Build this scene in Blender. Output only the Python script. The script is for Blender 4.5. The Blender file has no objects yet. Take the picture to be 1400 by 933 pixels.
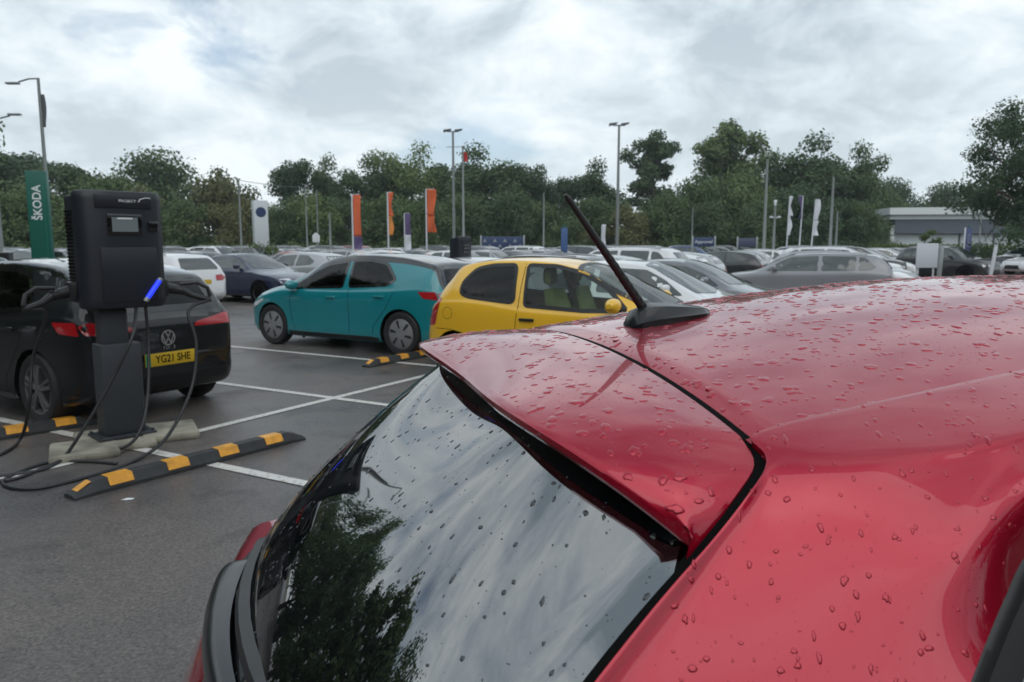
import bpy, bmesh, math, random
import numpy as np
from mathutils import Vector, Matrix, noise as mnoise
from mathutils.bvhtree import BVHTree
from mathutils.geometry import delaunay_2d_cdt
R = math.radians
random.seed(7); RNG = np.random.default_rng(7)
scene = bpy.context.scene
C = scene.collection
F_PX, VH, CAMH = 1011.0, 335.0, 1.70
PITCH = math.atan((466.5 - VH) / F_PX)

# ------------------------------------------------------------------ helpers
def gx(u, Y, z=0.0):
    """ground x of a point seen at column u standing Y metres ahead"""
    return (u - 700.0) / F_PX * (Y * math.cos(PITCH) + (CAMH - z) * math.sin(PITCH))

def link(o):
    C.objects.link(o); return o

def tag(o, label=None, cat=None, group=None, kind=None):
    if label: o['label'] = label
    if cat: o['category'] = cat
    if group: o['group'] = group
    if kind: o['kind'] = kind
    return o

def empty(name, loc=(0, 0, 0), rz=0.0):
    o = bpy.data.objects.new(name, None); o.empty_display_size = .2
    o.location = loc; o.rotation_euler = (0, 0, rz)
    return link(o)

def copy_tree(o, parent=None):
    c = o.copy(); link(c); c.parent = parent
    for ch in list(o.children):
        copy_tree(ch, c)
    return c

class MB:
    def __init__(s): s.v = []; s.f = []; s.m = []; s.cur = 0
    def add(s, vs, fs):
        b = len(s.v); s.v += [tuple(p) for p in vs]
        for f in fs: s.f.append([i + b for i in f]); s.m.append(s.cur)
        return s
    def box(s, c, d, rz=0.0, bev=0.0):
        x, y, z = d[0] / 2, d[1] / 2, d[2] / 2
        cr, sr = math.cos(rz), math.sin(rz)
        if bev <= 0:
            vs = [(a * x, b * y, e * z) for e in (-1, 1) for a, b in ((-1, -1), (1, -1), (1, 1), (-1, 1))]
            fs = [(3, 2, 1, 0), (4, 5, 6, 7), (0, 1, 5, 4), (1, 2, 6, 5), (2, 3, 7, 6), (3, 0, 4, 7)]
        else:
            b = min(bev, x * .9, y * .9, z * .9)
            def ring(ix, zz):
                return [(-x + ix, -y, zz), (x - ix, -y, zz), (x, -y + ix, zz), (x, y - ix, zz), (x - ix, y, zz), (-x + ix, y, zz), (-x, y - ix, zz), (-x, -y + ix, zz)]
            def ring2(zz):
                q = b
                return [(-x + q, -y + q * .3, zz), (x - q, -y + q * .3, zz), (x - q * .3, -y + q, zz), (x - q * .3, y - q, zz), (x - q, y - q * .3, zz), (-x + q, y - q * .3, zz), (-x + q * .3, y - q, zz), (-x + q * .3, -y + q, zz)]
            def ring3(zz):
                q = b
                return [(-x + q * 1.2, -y + q, zz), (x - q * 1.2, -y + q, zz), (x - q, -y + q * 1.2, zz), (x - q, y - q * 1.2, zz), (x - q * 1.2, y - q, zz), (-x + q * 1.2, y - q, zz), (-x + q, y - q * 1.2, zz), (-x + q, -y + q * 1.2, zz)]
            rs = [ring3(-z), ring2(-z + b * .3), ring(b, -z + b), ring(b, z - b), ring2(z - b * .3), ring3(z)]
            vs = [p for r in rs for p in r]; fs = []
            for k in range(5):
                for i in range(8):
                    j = (i + 1) % 8; fs.append((k * 8 + i, k * 8 + j, k * 8 + 8 + j, k * 8 + 8 + i))
            fs.append(tuple(range(7, -1, -1))); fs.append(tuple(range(40, 48)))
        return s.add([(c[0] + p[0] * cr - p[1] * sr, c[1] + p[0] * sr + p[1] * cr, c[2] + p[2]) for p in vs], fs)
    def tube(s, pts, r, n=8, caps=True):
        pts = [Vector(p) for p in pts]; k = len(pts)
        rr = r if isinstance(r, (list, tuple)) else [r] * k
        up = None; vs = []; fs = []
        for i, p in enumerate(pts):
            t = (pts[min(i + 1, k - 1)] - pts[max(i - 1, 0)]).normalized()
            if up is None:
                up = Vector((0, 0, 1)) if abs(t.z) < .9 else Vector((1, 0, 0))
            a = t.cross(up)
            if a.length < 1e-5: a = t.orthogonal()
            a.normalize(); b = a.cross(t).normalized(); up = b
            for j in range(n):
                w = 2 * math.pi * j / n
                vs.append(p + (a * math.cos(w) + b * math.sin(w)) * rr[i])
        for i in range(k - 1):
            for j in range(n):
                q = (j + 1) % n; fs.append((i * n + j, i * n + q, i * n + n + q, i * n + n + j))
        if caps:
            fs.append(tuple(range(n - 1, -1, -1))); fs.append(tuple((k - 1) * n + j for j in range(n)))
        return s.add(vs, fs)
    def grid(s, P, close=False):
        """P[i][j] points"""
        n, m = len(P), len(P[0]); vs = [p for row in P for p in row]
        fs = [(i * m + j, i * m + (j + 1) % m, (i + 1) * m + (j + 1) % m, (i + 1) * m + j) for i in range(n - 1) for j in range(m if close else m - 1)]
        return s.add(vs, fs)
    def lathe(s, prof, n=32, axis='y', c=(0, 0, 0)):
        vs = []
        for (r, h) in prof:
            for j in range(n):
                w = 2 * math.pi * j / n; a, b = r * math.cos(w), r * math.sin(w)
                vs.append((c[0] + a, c[1] + h, c[2] + b) if axis == 'y' else (c[0] + a, c[1] + b, c[2] + h))
        fs = []
        for i in range(len(prof) - 1):
            for j in range(n):
                q = (j + 1) % n; fs.append((i * n + j, i * n + n + j, i * n + n + q, i * n + q))
        return s.add(vs, fs)
    def prism(s, poly, y0, y1, M=None):
        """poly (x,z) extruded along y"""
        n = len(poly); vs = [(p[0], y0, p[1]) for p in poly] + [(p[0], y1, p[1]) for p in poly]
        fs = [tuple(range(n)), tuple(range(2 * n - 1, n - 1, -1))] + [(i, i + n, (i + 1) % n + n, (i + 1) % n) for i in range(n)]
        if M is not None: vs = [tuple(M @ Vector(p)) for p in vs]
        return s.add(vs, fs)
    def mesh(s, name, mats, smooth=True, angle=40):
        me = bpy.data.meshes.new(name); me.from_pydata(s.v, [], s.f)
        for m in (mats if isinstance(mats, (list, tuple)) else [mats]): me.materials.append(m)
        if any(s.m): me.polygons.foreach_set('material_index', s.m)
        if smooth:
            me.polygons.foreach_set('use_smooth', [True] * len(me.polygons))
            if angle < 180: me.set_sharp_from_angle(angle=R(angle))
        me.update(); return me
    def build(s, name, mats, parent=None, smooth=True, angle=40, fixn=True):
        me = s.mesh(name, mats, smooth, angle)
        if fixn:
            bm = bmesh.new(); bm.from_mesh(me); bmesh.ops.recalc_face_normals(bm, faces=bm.faces); bm.to_mesh(me); bm.free()
        o = bpy.data.objects.new(name, me); link(o); o.parent = parent
        return o

def cr(pts, n, closed=False):
    """Catmull-Rom through points (any dim), n samples per span"""
    P = np.asarray(pts, float); k = len(P)
    if closed: Q = np.vstack([P[-1], P, P[0], P[1]])
    else: Q = np.vstack([2 * P[0] - P[1], P, 2 * P[-1] - P[-2]])
    out = []
    spans = k if closed else k - 1
    for i in range(spans):
        a, b, c, d = Q[i], Q[i + 1], Q[i + 2], Q[i + 3]
        for j in range(n):
            t = j / n
            out.append(.5 * (2 * b + (c - a) * t + (2 * a - 5 * b + 4 * c - d) * t * t + (3 * b - a - 3 * c + d) * t ** 3))
    if not closed: out.append(P[-1])
    return np.array(out)

def resample(P, n):
    P = np.asarray(P, float); d = np.r_[0, np.cumsum(np.linalg.norm(np.diff(P, axis=0), axis=1))]
    t = np.linspace(0, d[-1], n)
    return np.stack([np.interp(t, d, P[:, i]) for i in range(P.shape[1])], 1)

def ipl(tab, x):
    """smooth (monotone-ish) interpolation of a table of (x, v)"""
    xs = [t[0] for t in tab]; vs = [t[1] for t in tab]
    return float(np.interp(x, xs, vs))

def smooth_tab(tab, n=10):
    c = cr(tab, n); return [(float(a), float(b)) for a, b in c]

def text_obj(body, size, loc, rot, mat, parent=None, name='lettering', ext=.002, align='CENTER', sx=1.0, bold=0.0):
    cu = bpy.data.curves.new(name, 'FONT'); cu.body = body; cu.size = size; cu.extrude = ext; cu.offset = bold
    cu.align_x = align; cu.align_y = 'CENTER'
    tmp = bpy.data.objects.new(name, cu); link(tmp)
    dg = bpy.context.evaluated_depsgraph_get(); me = bpy.data.meshes.new_from_object(tmp.evaluated_get(dg))
    C.objects.unlink(tmp); bpy.data.objects.remove(tmp)
    me.materials.clear(); me.materials.append(mat)
    o = bpy.data.objects.new(name, me); link(o); o.parent = parent
    o.location = loc; o.rotation_euler = rot; o.scale = (sx, 1, 1)
    return o

# ------------------------------------------------------------------ materials
def mat(name, col=(.5, .5, .5), rough=.5, metal=0.0, coat=0.0, coat_rough=.03, ior=1.5, spec=.5, emit=None, var=0.0, vscale=4.0, bump=0.0, bscale=40.0):
    m = bpy.data.materials.new(name); m.use_nodes = True; nt = m.node_tree; b = nt.nodes['Principled BSDF']
    b.inputs['Base Color'].default_value = (*col, 1); b.inputs['Roughness'].default_value = rough; b.inputs['Metallic'].default_value = metal
    b.inputs['Coat Weight'].default_value = coat; b.inputs['Coat Roughness'].default_value = coat_rough; b.inputs['IOR'].default_value = ior
    b.inputs['Specular IOR Level'].default_value = spec
    if emit: b.inputs['Emission Color'].default_value = (*emit[0], 1); b.inputs['Emission Strength'].default_value = emit[1]
    if var or bump:
        tc = nt.nodes.new('ShaderNodeTexCoord'); nz = nt.nodes.new('ShaderNodeTexNoise'); nz.inputs['Scale'].default_value = vscale; nz.inputs['Detail'].default_value = 6
        nt.links.new(tc.outputs['Object'], nz.inputs['Vector'])
        if var:
            mr = nt.nodes.new('ShaderNodeMapRange'); mr.inputs[1].default_value = .3; mr.inputs[2].default_value = .7; mr.inputs[3].default_value = 1 - var; mr.inputs[4].default_value = 1 + var
            nt.links.new(nz.outputs['Fac'], mr.inputs[0])
            mx = nt.nodes.new('ShaderNodeVectorMath'); mx.operation = 'SCALE'; mx.inputs[0].default_value = col
            nt.links.new(mr.outputs[0], mx.inputs['Scale']); nt.links.new(mx.outputs[0], b.inputs['Base Color'])
        if bump:
            n2 = nt.nodes.new('ShaderNodeTexNoise'); n2.inputs['Scale'].default_value = bscale; n2.inputs['Detail'].default_value = 4
            nt.links.new(tc.outputs['Object'], n2.inputs['Vector'])
            bp = nt.nodes.new('ShaderNodeBump'); bp.inputs['Strength'].default_value = bump; bp.inputs['Distance'].default_value = .01
            nt.links.new(n2.outputs['Fac'], bp.inputs['Height']); nt.links.new(bp.outputs[0], b.inputs['Normal'])
    return m

def paint(name, col, rough=.35, metal=.0):
    return mat(name, col, rough, metal, coat=1.0, coat_rough=.02, var=.03, vscale=2)

def pane_mat(name, tint, through):
    m = bpy.data.materials.new(name); m.use_nodes = True; nt = m.node_tree; nt.nodes.clear()
    out = nt.nodes.new('ShaderNodeOutputMaterial'); mix = nt.nodes.new('ShaderNodeMixShader')
    tr = nt.nodes.new('ShaderNodeBsdfTransparent'); tr.inputs[0].default_value = (*[t * through for t in tint], 1)
    gl = nt.nodes.new('ShaderNodeBsdfGlossy'); gl.inputs['Roughness'].default_value = .015
    fr = nt.nodes.new('ShaderNodeFresnel'); fr.inputs['IOR'].default_value = 1.5
    nt.links.new(fr.outputs[0], mix.inputs[0]); nt.links.new(tr.outputs[0], mix.inputs[1]); nt.links.new(gl.outputs[0], mix.inputs[2]); nt.links.new(mix.outputs[0], out.inputs[0])
    return m

M = {}
M['tyre'] = mat('tyre_rubber', (.018, .018, .019), .75, var=.2, vscale=20)
M['black_plastic'] = mat('black_plastic', (.016, .017, .018), .42, var=.15, vscale=15)
M['black_gloss'] = mat('black_gloss', (.008, .008, .009), .08, coat=1.0)
M['dark_glass'] = mat('dark_glass', (.016, .024, .024), .03, ior=2.0)
M['interior'] = mat('interior_trim', (.02, .02, .022), .8)
M['interior_light'] = mat('interior_fabric', (.10, .10, .10), .85)
M['hi_vis'] = mat('yellow_green_cover', (.17, .20, .04), .7, var=.15)
M['red_lamp'] = mat('red_lamp', (.40, .010, .015), .15, coat=1.0)
M['clear_lamp'] = mat('clear_lamp', (.6, .62, .65), .15, coat=1.0)
M['rim_grey'] = mat('rim_grey', (.26, .27, .28), .45, metal=.3)
M['rim_silver'] = mat('rim_silver', (.45, .46, .48), .35, metal=.6)
M['rim_black'] = mat('rim_black', (.02, .02, .022), .35)
M['chrome'] = mat('chrome', (.7, .72, .74), .15, metal=1.0)
M['plate_yellow'] = mat('plate_yellow', (.65, .42, .02), .4)
M['plate_white'] = mat('plate_white', (.7, .7, .7), .4)
M['plate_green'] = mat('plate_green', (.03, .35, .12), .4)
M['ink'] = mat('black_ink', (.006, .006, .006), .8, spec=.05)
M['white_ink'] = mat('white_ink', (.75, .78, .8), .5)
M['steel'] = mat('grey_steel', (.32, .34, .35), .45, metal=.4, var=.08, vscale=3)
M['dark_steel'] = mat('dark_steel', (.10, .11, .115), .5, metal=.3)
M['pane_clear'] = pane_mat('pane_clear', (.84, .95, .92), .92)
M['pane_tint'] = pane_mat('pane_tint', (.8, .9, .9), .28)
M['teal'] = paint('turquoise_paint', (.004, .215, .25), .3)
M['yellow'] = paint('yellow_paint', (.88, .50, .025), .35)
M['black_paint'] = mat('black_paint', (.006, .007, .009), .5, spec=.15, coat=.8)

# ------------------------------------------------------------------ camera, sky, sun
cam = bpy.data.cameras.new('camera'); co = link(bpy.data.objects.new('camera', cam)); scene.camera = co
cam.sensor_width = 36; cam.lens = 36 * F_PX / 1400; cam.clip_start = .05; cam.clip_end = 2500
co.location = (0, 0, CAMH); co.rotation_euler = (R(90) - PITCH, 0, 0)
cam.dof.use_dof = True; cam.dof.focus_distance = 1.5; cam.dof.aperture_fstop = 8.0

world = bpy.data.worlds.new('World'); scene.world = world; world.use_nodes = True
def build_world():
    nt = world.node_tree; nt.nodes.clear(); N = nt.nodes.new; L = nt.links.new
    out = N('ShaderNodeOutputWorld'); bg = N('ShaderNodeBackground'); bg.inputs['Strength'].default_value = .1
    sky = N('ShaderNodeTexSky'); sky.sky_type = 'NISHITA'; sky.sun_disc = False; sky.sun_elevation = R(46); sky.sun_rotation = R(SUN_AZ)
    sky.air_density = 1.0; sky.dust_density = 2.0
    tc = N('ShaderNodeTexCoord'); sp = N('ShaderNodeSeparateXYZ'); L(tc.outputs['Generated'], sp.inputs[0])
    zc = N('ShaderNodeMath'); zc.operation = 'MAXIMUM'; zc.inputs[1].default_value = 0; L(sp.outputs['Z'], zc.inputs[0])
    za = N('ShaderNodeMath'); za.operation = 'ADD'; za.inputs[1].default_value = .38; L(zc.outputs[0], za.inputs[0])
    cb = N('ShaderNodeCombineXYZ')
    for ax in 'XY':
        d = N('ShaderNodeMath'); d.operation = 'DIVIDE'; L(sp.outputs[ax], d.inputs[0]); L(za.outputs[0], d.inputs[1]); L(d.outputs[0], cb.inputs[ax])
    def noise(scale, detail, rough, dist, off):
        mp = N('ShaderNodeMapping'); mp.inputs['Location'].default_value = off; L(cb.outputs[0], mp.inputs[0])
        n = N('ShaderNodeTexNoise'); n.inputs['Scale'].default_value = scale; n.inputs['Detail'].default_value = detail; n.inputs['Roughness'].default_value = rough; n.inputs['Distortion'].default_value = dist
        L(mp.outputs[0], n.inputs['Vector']); return n.outputs['Fac']
    n1 = noise(1.5, 9, .55, .3, (3.1, .7, 0)); n2 = noise(4.2, 10, .60, .4, (7.7, 2.2, 1)); n3 = noise(1.3, 5, .5, .2, (1.3, 5.2, 4))
    ad = N('ShaderNodeMath'); ad.operation = 'MULTIPLY_ADD'; ad.inputs[1].default_value = .5; L(n2, ad.inputs[0]); 
    hm = N('ShaderNodeMath'); hm.operation = 'MULTIPLY'; hm.inputs[1].default_value = .5; L(n1, hm.inputs[0]); L(hm.outputs[0], ad.inputs[2])
    rp = N('ShaderNodeValToRGB'); e = rp.color_ramp.elements
    e[0].position = .41; e[0].color = (.28, .345, .40, 1); e[1].position = .59; e[1].color = (.69, .735, .76, 1)
    x = rp.color_ramp.elements.new(.49); x.color = (.455, .525, .58, 1)
    L(ad.outputs[0], rp.inputs[0])
    # paler and whiter low down
    hz = N('ShaderNodeMapRange'); hz.inputs[1].default_value = .0; hz.inputs[2].default_value = .42; hz.inputs[3].default_value = .6; hz.inputs[4].default_value = 0; L(zc.outputs[0], hz.inputs[0])
    mh = N('ShaderNodeMixRGB'); mh.inputs[2].default_value = (.64, .70, .725, 1); L(hz.outputs[0], mh.inputs[0]); L(rp.outputs[0], mh.inputs[1])
    sc = N('ShaderNodeVectorMath'); sc.operation = 'SCALE'; sc.inputs['Scale'].default_value = CLOUD; L(mh.outputs[0], sc.inputs[0])
    cov = N('ShaderNodeValToRGB'); cov.color_ramp.elements[0].position = .34; cov.color_ramp.elements[0].color = (.30, .30, .30, 1); cov.color_ramp.elements[1].position = .41; L(n3, cov.inputs[0])
    vd = N('ShaderNodeVectorMath'); vd.operation = 'DISTANCE'; vd.inputs[1].default_value = (-.62, 1.47, 0); L(cb.outputs[0], vd.inputs[0])
    dd = N('ShaderNodeMath'); dd.operation = 'MULTIPLY_ADD'; dd.inputs[1].default_value = .9; L(n2, dd.inputs[0]); L(vd.outputs['Value'], dd.inputs[2])
    gm = N('ShaderNodeMapRange'); gm.inputs[1].default_value = .44; gm.inputs[2].default_value = .60; gm.inputs[3].default_value = .45; gm.inputs[4].default_value = 1; L(dd.outputs[0], gm.inputs[0])
    mc = N('ShaderNodeMath'); mc.operation = 'MULTIPLY'; L(cov.outputs[0], mc.inputs[0]); L(gm.outputs[0], mc.inputs[1])
    mx = N('ShaderNodeMixRGB'); L(mc.outputs[0], mx.inputs[0]); L(sky.outputs[0], mx.inputs[1]); L(sc.outputs[0], mx.inputs[2])
    L(mx.outputs[0], bg.inputs[0]); L(bg.outputs[0], out.inputs[0])
SUN_AZ = 168; CLOUD = 10.6
build_world()
sl = bpy.data.lights.new('sun', 'SUN'); sl.energy = .55; sl.angle = R(58); sl.color = (1, .96, .9)
so = link(bpy.data.objects.new('sun', sl)); so.rotation_euler = (R(90 - 46), 0, R(180 - SUN_AZ))
scene.view_settings.view_transform = 'Standard'; scene.view_settings.look = 'None'; scene.view_settings.exposure = .50; scene.view_settings.gamma = 1

# ------------------------------------------------------------------ ground and markings
def asphalt():
    m = bpy.data.materials.new('asphalt'); m.use_nodes = True; nt = m.node_tree; N = nt.nodes.new; L = nt.links.new; b = nt.nodes['Principled BSDF']
    tc = N('ShaderNodeTexCoord')
    def noise(s, d, r=.55):
        n = N('ShaderNodeTexNoise'); n.inputs['Scale'].default_value = s; n.inputs['Detail'].default_value = d; n.inputs['Roughness'].default_value = r; L(tc.outputs['Object'], n.inputs['Vector']); return n
    fine = noise(60, 4, .8); big = noise(.30, 7, .6); mid = noise(3, 5)
    r1 = N('ShaderNodeValToRGB'); r1.color_ramp.elements[0].position = .3; r1.color_ramp.elements[0].color = (.038, .036, .035, 1); r1.color_ramp.elements[1].position = .72; r1.color_ramp.elements[1].color = (.25, .23, .215, 1); L(fine.outputs['Fac'], r1.inputs[0])
    r2 = N('ShaderNodeValToRGB'); r2.color_ramp.elements[0].position = .35; r2.color_ramp.elements[0].color = (.50, .52, .56, 1); r2.color_ramp.elements[1].position = .65; r2.color_ramp.elements[1].color = (1.15, 1.06, 1.0, 1); L(big.outputs['Fac'], r2.inputs[0])
    mx = N('ShaderNodeMixRGB'); mx.blend_type = 'MULTIPLY'; mx.inputs[0].default_value = 1; L(r1.outputs[0], mx.inputs[1]); L(r2.outputs[0], mx.inputs[2])
    oil = noise(1.1, 6, .65); r3 = N('ShaderNodeValToRGB'); r3.color_ramp.elements[0].position = .36; r3.color_ramp.elements[0].color = (.55, .55, .57, 1); r3.color_ramp.elements[1].position = .46; r3.color_ramp.elements[1].color = (1, 1, 1, 1); L(oil.outputs['Fac'], r3.inputs[0])
    m3 = N('ShaderNodeMixRGB'); m3.blend_type = 'MULTIPLY'; m3.inputs[0].default_value = 1; L(mx.outputs[0], m3.inputs[1]); L(r3.outputs[0], m3.inputs[2]); L(m3.outputs[0], b.inputs['Base Color'])
    rr = N('ShaderNodeMapRange'); rr.inputs[1].default_value = .35; rr.inputs[2].default_value = .65; rr.inputs[3].default_value = .22; rr.inputs[4].default_value = .62; L(big.outputs['Fac'], rr.inputs[0]); L(rr.outputs[0], b.inputs['Roughness'])
    bp = N('ShaderNodeBump'); bp.inputs['Strength'].default_value = .55; bp.inputs['Distance'].default_value = .006; L(fine.outputs['Fac'], bp.inputs['Height']); L(bp.outputs[0], b.inputs['Normal'])
    return m
M['asphalt'] = asphalt()
M['grass_ground'] = mat('grass_ground', (.10, .10, .045), .9, var=.4, vscale=.3)
M['brick_paving'] = mat('brick_paving', (.20, .145, .135), .6, var=.15, vscale=1.5)
def worn_white():
    m = bpy.data.materials.new('worn_white_paint'); m.use_nodes = True; nt = m.node_tree; N = nt.nodes.new; L = nt.links.new; b = nt.nodes['Principled BSDF']
    tc = N('ShaderNodeTexCoord'); n = N('ShaderNodeTexNoise'); n.inputs['Scale'].default_value = 30; n.inputs['Detail'].default_value = 8; n.inputs['Roughness'].default_value = .7; L(tc.outputs['Object'], n.inputs['Vector'])
    r = N('ShaderNodeValToRGB'); r.color_ramp.elements[0].position = .35; r.color_ramp.elements[0].color = (.2, .19, .18, 1); r.color_ramp.elements[1].position = .47; r.color_ramp.elements[1].color = (.62, .61, .57, 1); L(n.outputs['Fac'], r.inputs[0])
    L(r.outputs[0], b.inputs['Base Color']); b.inputs['Roughness'].default_value = .5; return m
M['marking'] = worn_white()

mb = MB(); mb.add([(-900, -300, 0), (900, -300, 0), (900, 1500, 0), (-900, 1500, 0)], [(0, 1, 2, 3)])
g = mb.build('ground', M['grass_ground'], smooth=False); tag(g, kind='structure')
mb = MB(); mb.add([(-95, -40, .004), (75, -40, .004), (95, 88, .004), (-95, 88, .004)], [(0, 1, 2, 3)])
g = mb.build('car_park', M['asphalt'], smooth=False); tag(g, kind='structure')
mb = MB(); mb.add([(14.5, 20, .008), (60, 12, .008), (80, 62, .008), (30, 66, .008)], [(0, 1, 2, 3)])
g = mb.build('paved_forecourt', M['brick_paving'], smooth=False); tag(g, kind='structure')

A_DIR = np.array([math.cos(R(-29)), math.sin(R(-29))]); C_DIR = np.array([math.cos(R(59)), math.sin(R(59))])
def stripe(mb, p, q, w=.1, z=.009):
    p = np.array(p, float); q = np.array(q, float); d = (q - p) / np.linalg.norm(q - p); n = np.array([-d[1], d[0]]) * w / 2
    mb.add([(*(p + n), z), (*(p - n), z), (*(q - n), z), (*(q + n), z)], [(0, 1, 2, 3)])
mb = MB(); 
K = 1.024
P0 = np.array([-2.86, 6.64])
stripe(mb, P0 - C_DIR * 11, P0 + C_DIR * 26, .10)
BL = []
for t0 in range(-1, 11):
    o = np.array([-2.62, 8.47]) + C_DIR * 2.36 * t0
    BL.append(o)
for o in BL:
    # bays on both sides of the spine line
    s = (o - P0) @ C_DIR; base = P0 + C_DIR * s
    stripe(mb, base - A_DIR * 4.9, base + A_DIR * 4.9, .10, .0095)
g = mb.build('bay_markings', M['marking'], smooth=False, fixn=False); tag(g, kind='structure')

# ------------------------------------------------------------------ cars
# car-local axes: x forward, y left, z up; side profiles are given with s = distance from the nose
def sect_half(sp, s):
    zt = ipl(sp['top'], s); zb = min(ipl(sp['bot'], s), zt - .02); w = ipl(sp['plan'], s)
    zs = min(ipl(sp['belt'], s), zt - .045)
    zs = max(zs, zb + .01)
    g = min(1, max(0, (zt - zs - .09) / .26)); g = g * g * (3 - 2 * g)
    r = (1 - g) * w * .84 + g * min(ipl(sp['roofw'], s), w * .9)
    crown = (1 - g) * min(.045, (zt - zs) * .6) + g * .055
    ze = zt - crown
    k = zs - zb
    pts = [(0, zb), (w * .6, zb), (w * .90, zb + .015 * min(1, k / .3)), (w * .985, zb + .10 * min(1, k / .5)), (w * .992, zb + .42 * k), (w * 1.0, zs - .22 * k), (w * .985, zs - .06 * k), (w * .958, zs)]
    y0, z0 = w * .958, zs
    for t in (.33, .66):
        pts.append((y0 + (r - y0) * t + .022 * g * math.sin(math.pi * t), z0 + (ze - z0) * t))
    pts.append((r, ze)); pts.append((r * .86, ze + crown * .42)); pts.append((r * .5, zt - crown * .2)); pts.append((0, zt))
    return pts
NSEC = 13  # spans; index of roof edge in coarse list
EDGE = 10
def make_stations(sp, n):
    ss = np.linspace(0, sp['L'], 2000); z = np.array([ipl(sp['top'], s) for s in ss]); b = np.array([ipl(sp['bot'], s) for s in ss])
    d = np.r_[0, np.cumsum(np.hypot(np.diff(ss), .7 * np.abs(np.diff(z)) + .2 * np.abs(np.diff(b))))]
    return np.interp(np.linspace(0, d[-1], n), d, ss)

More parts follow.
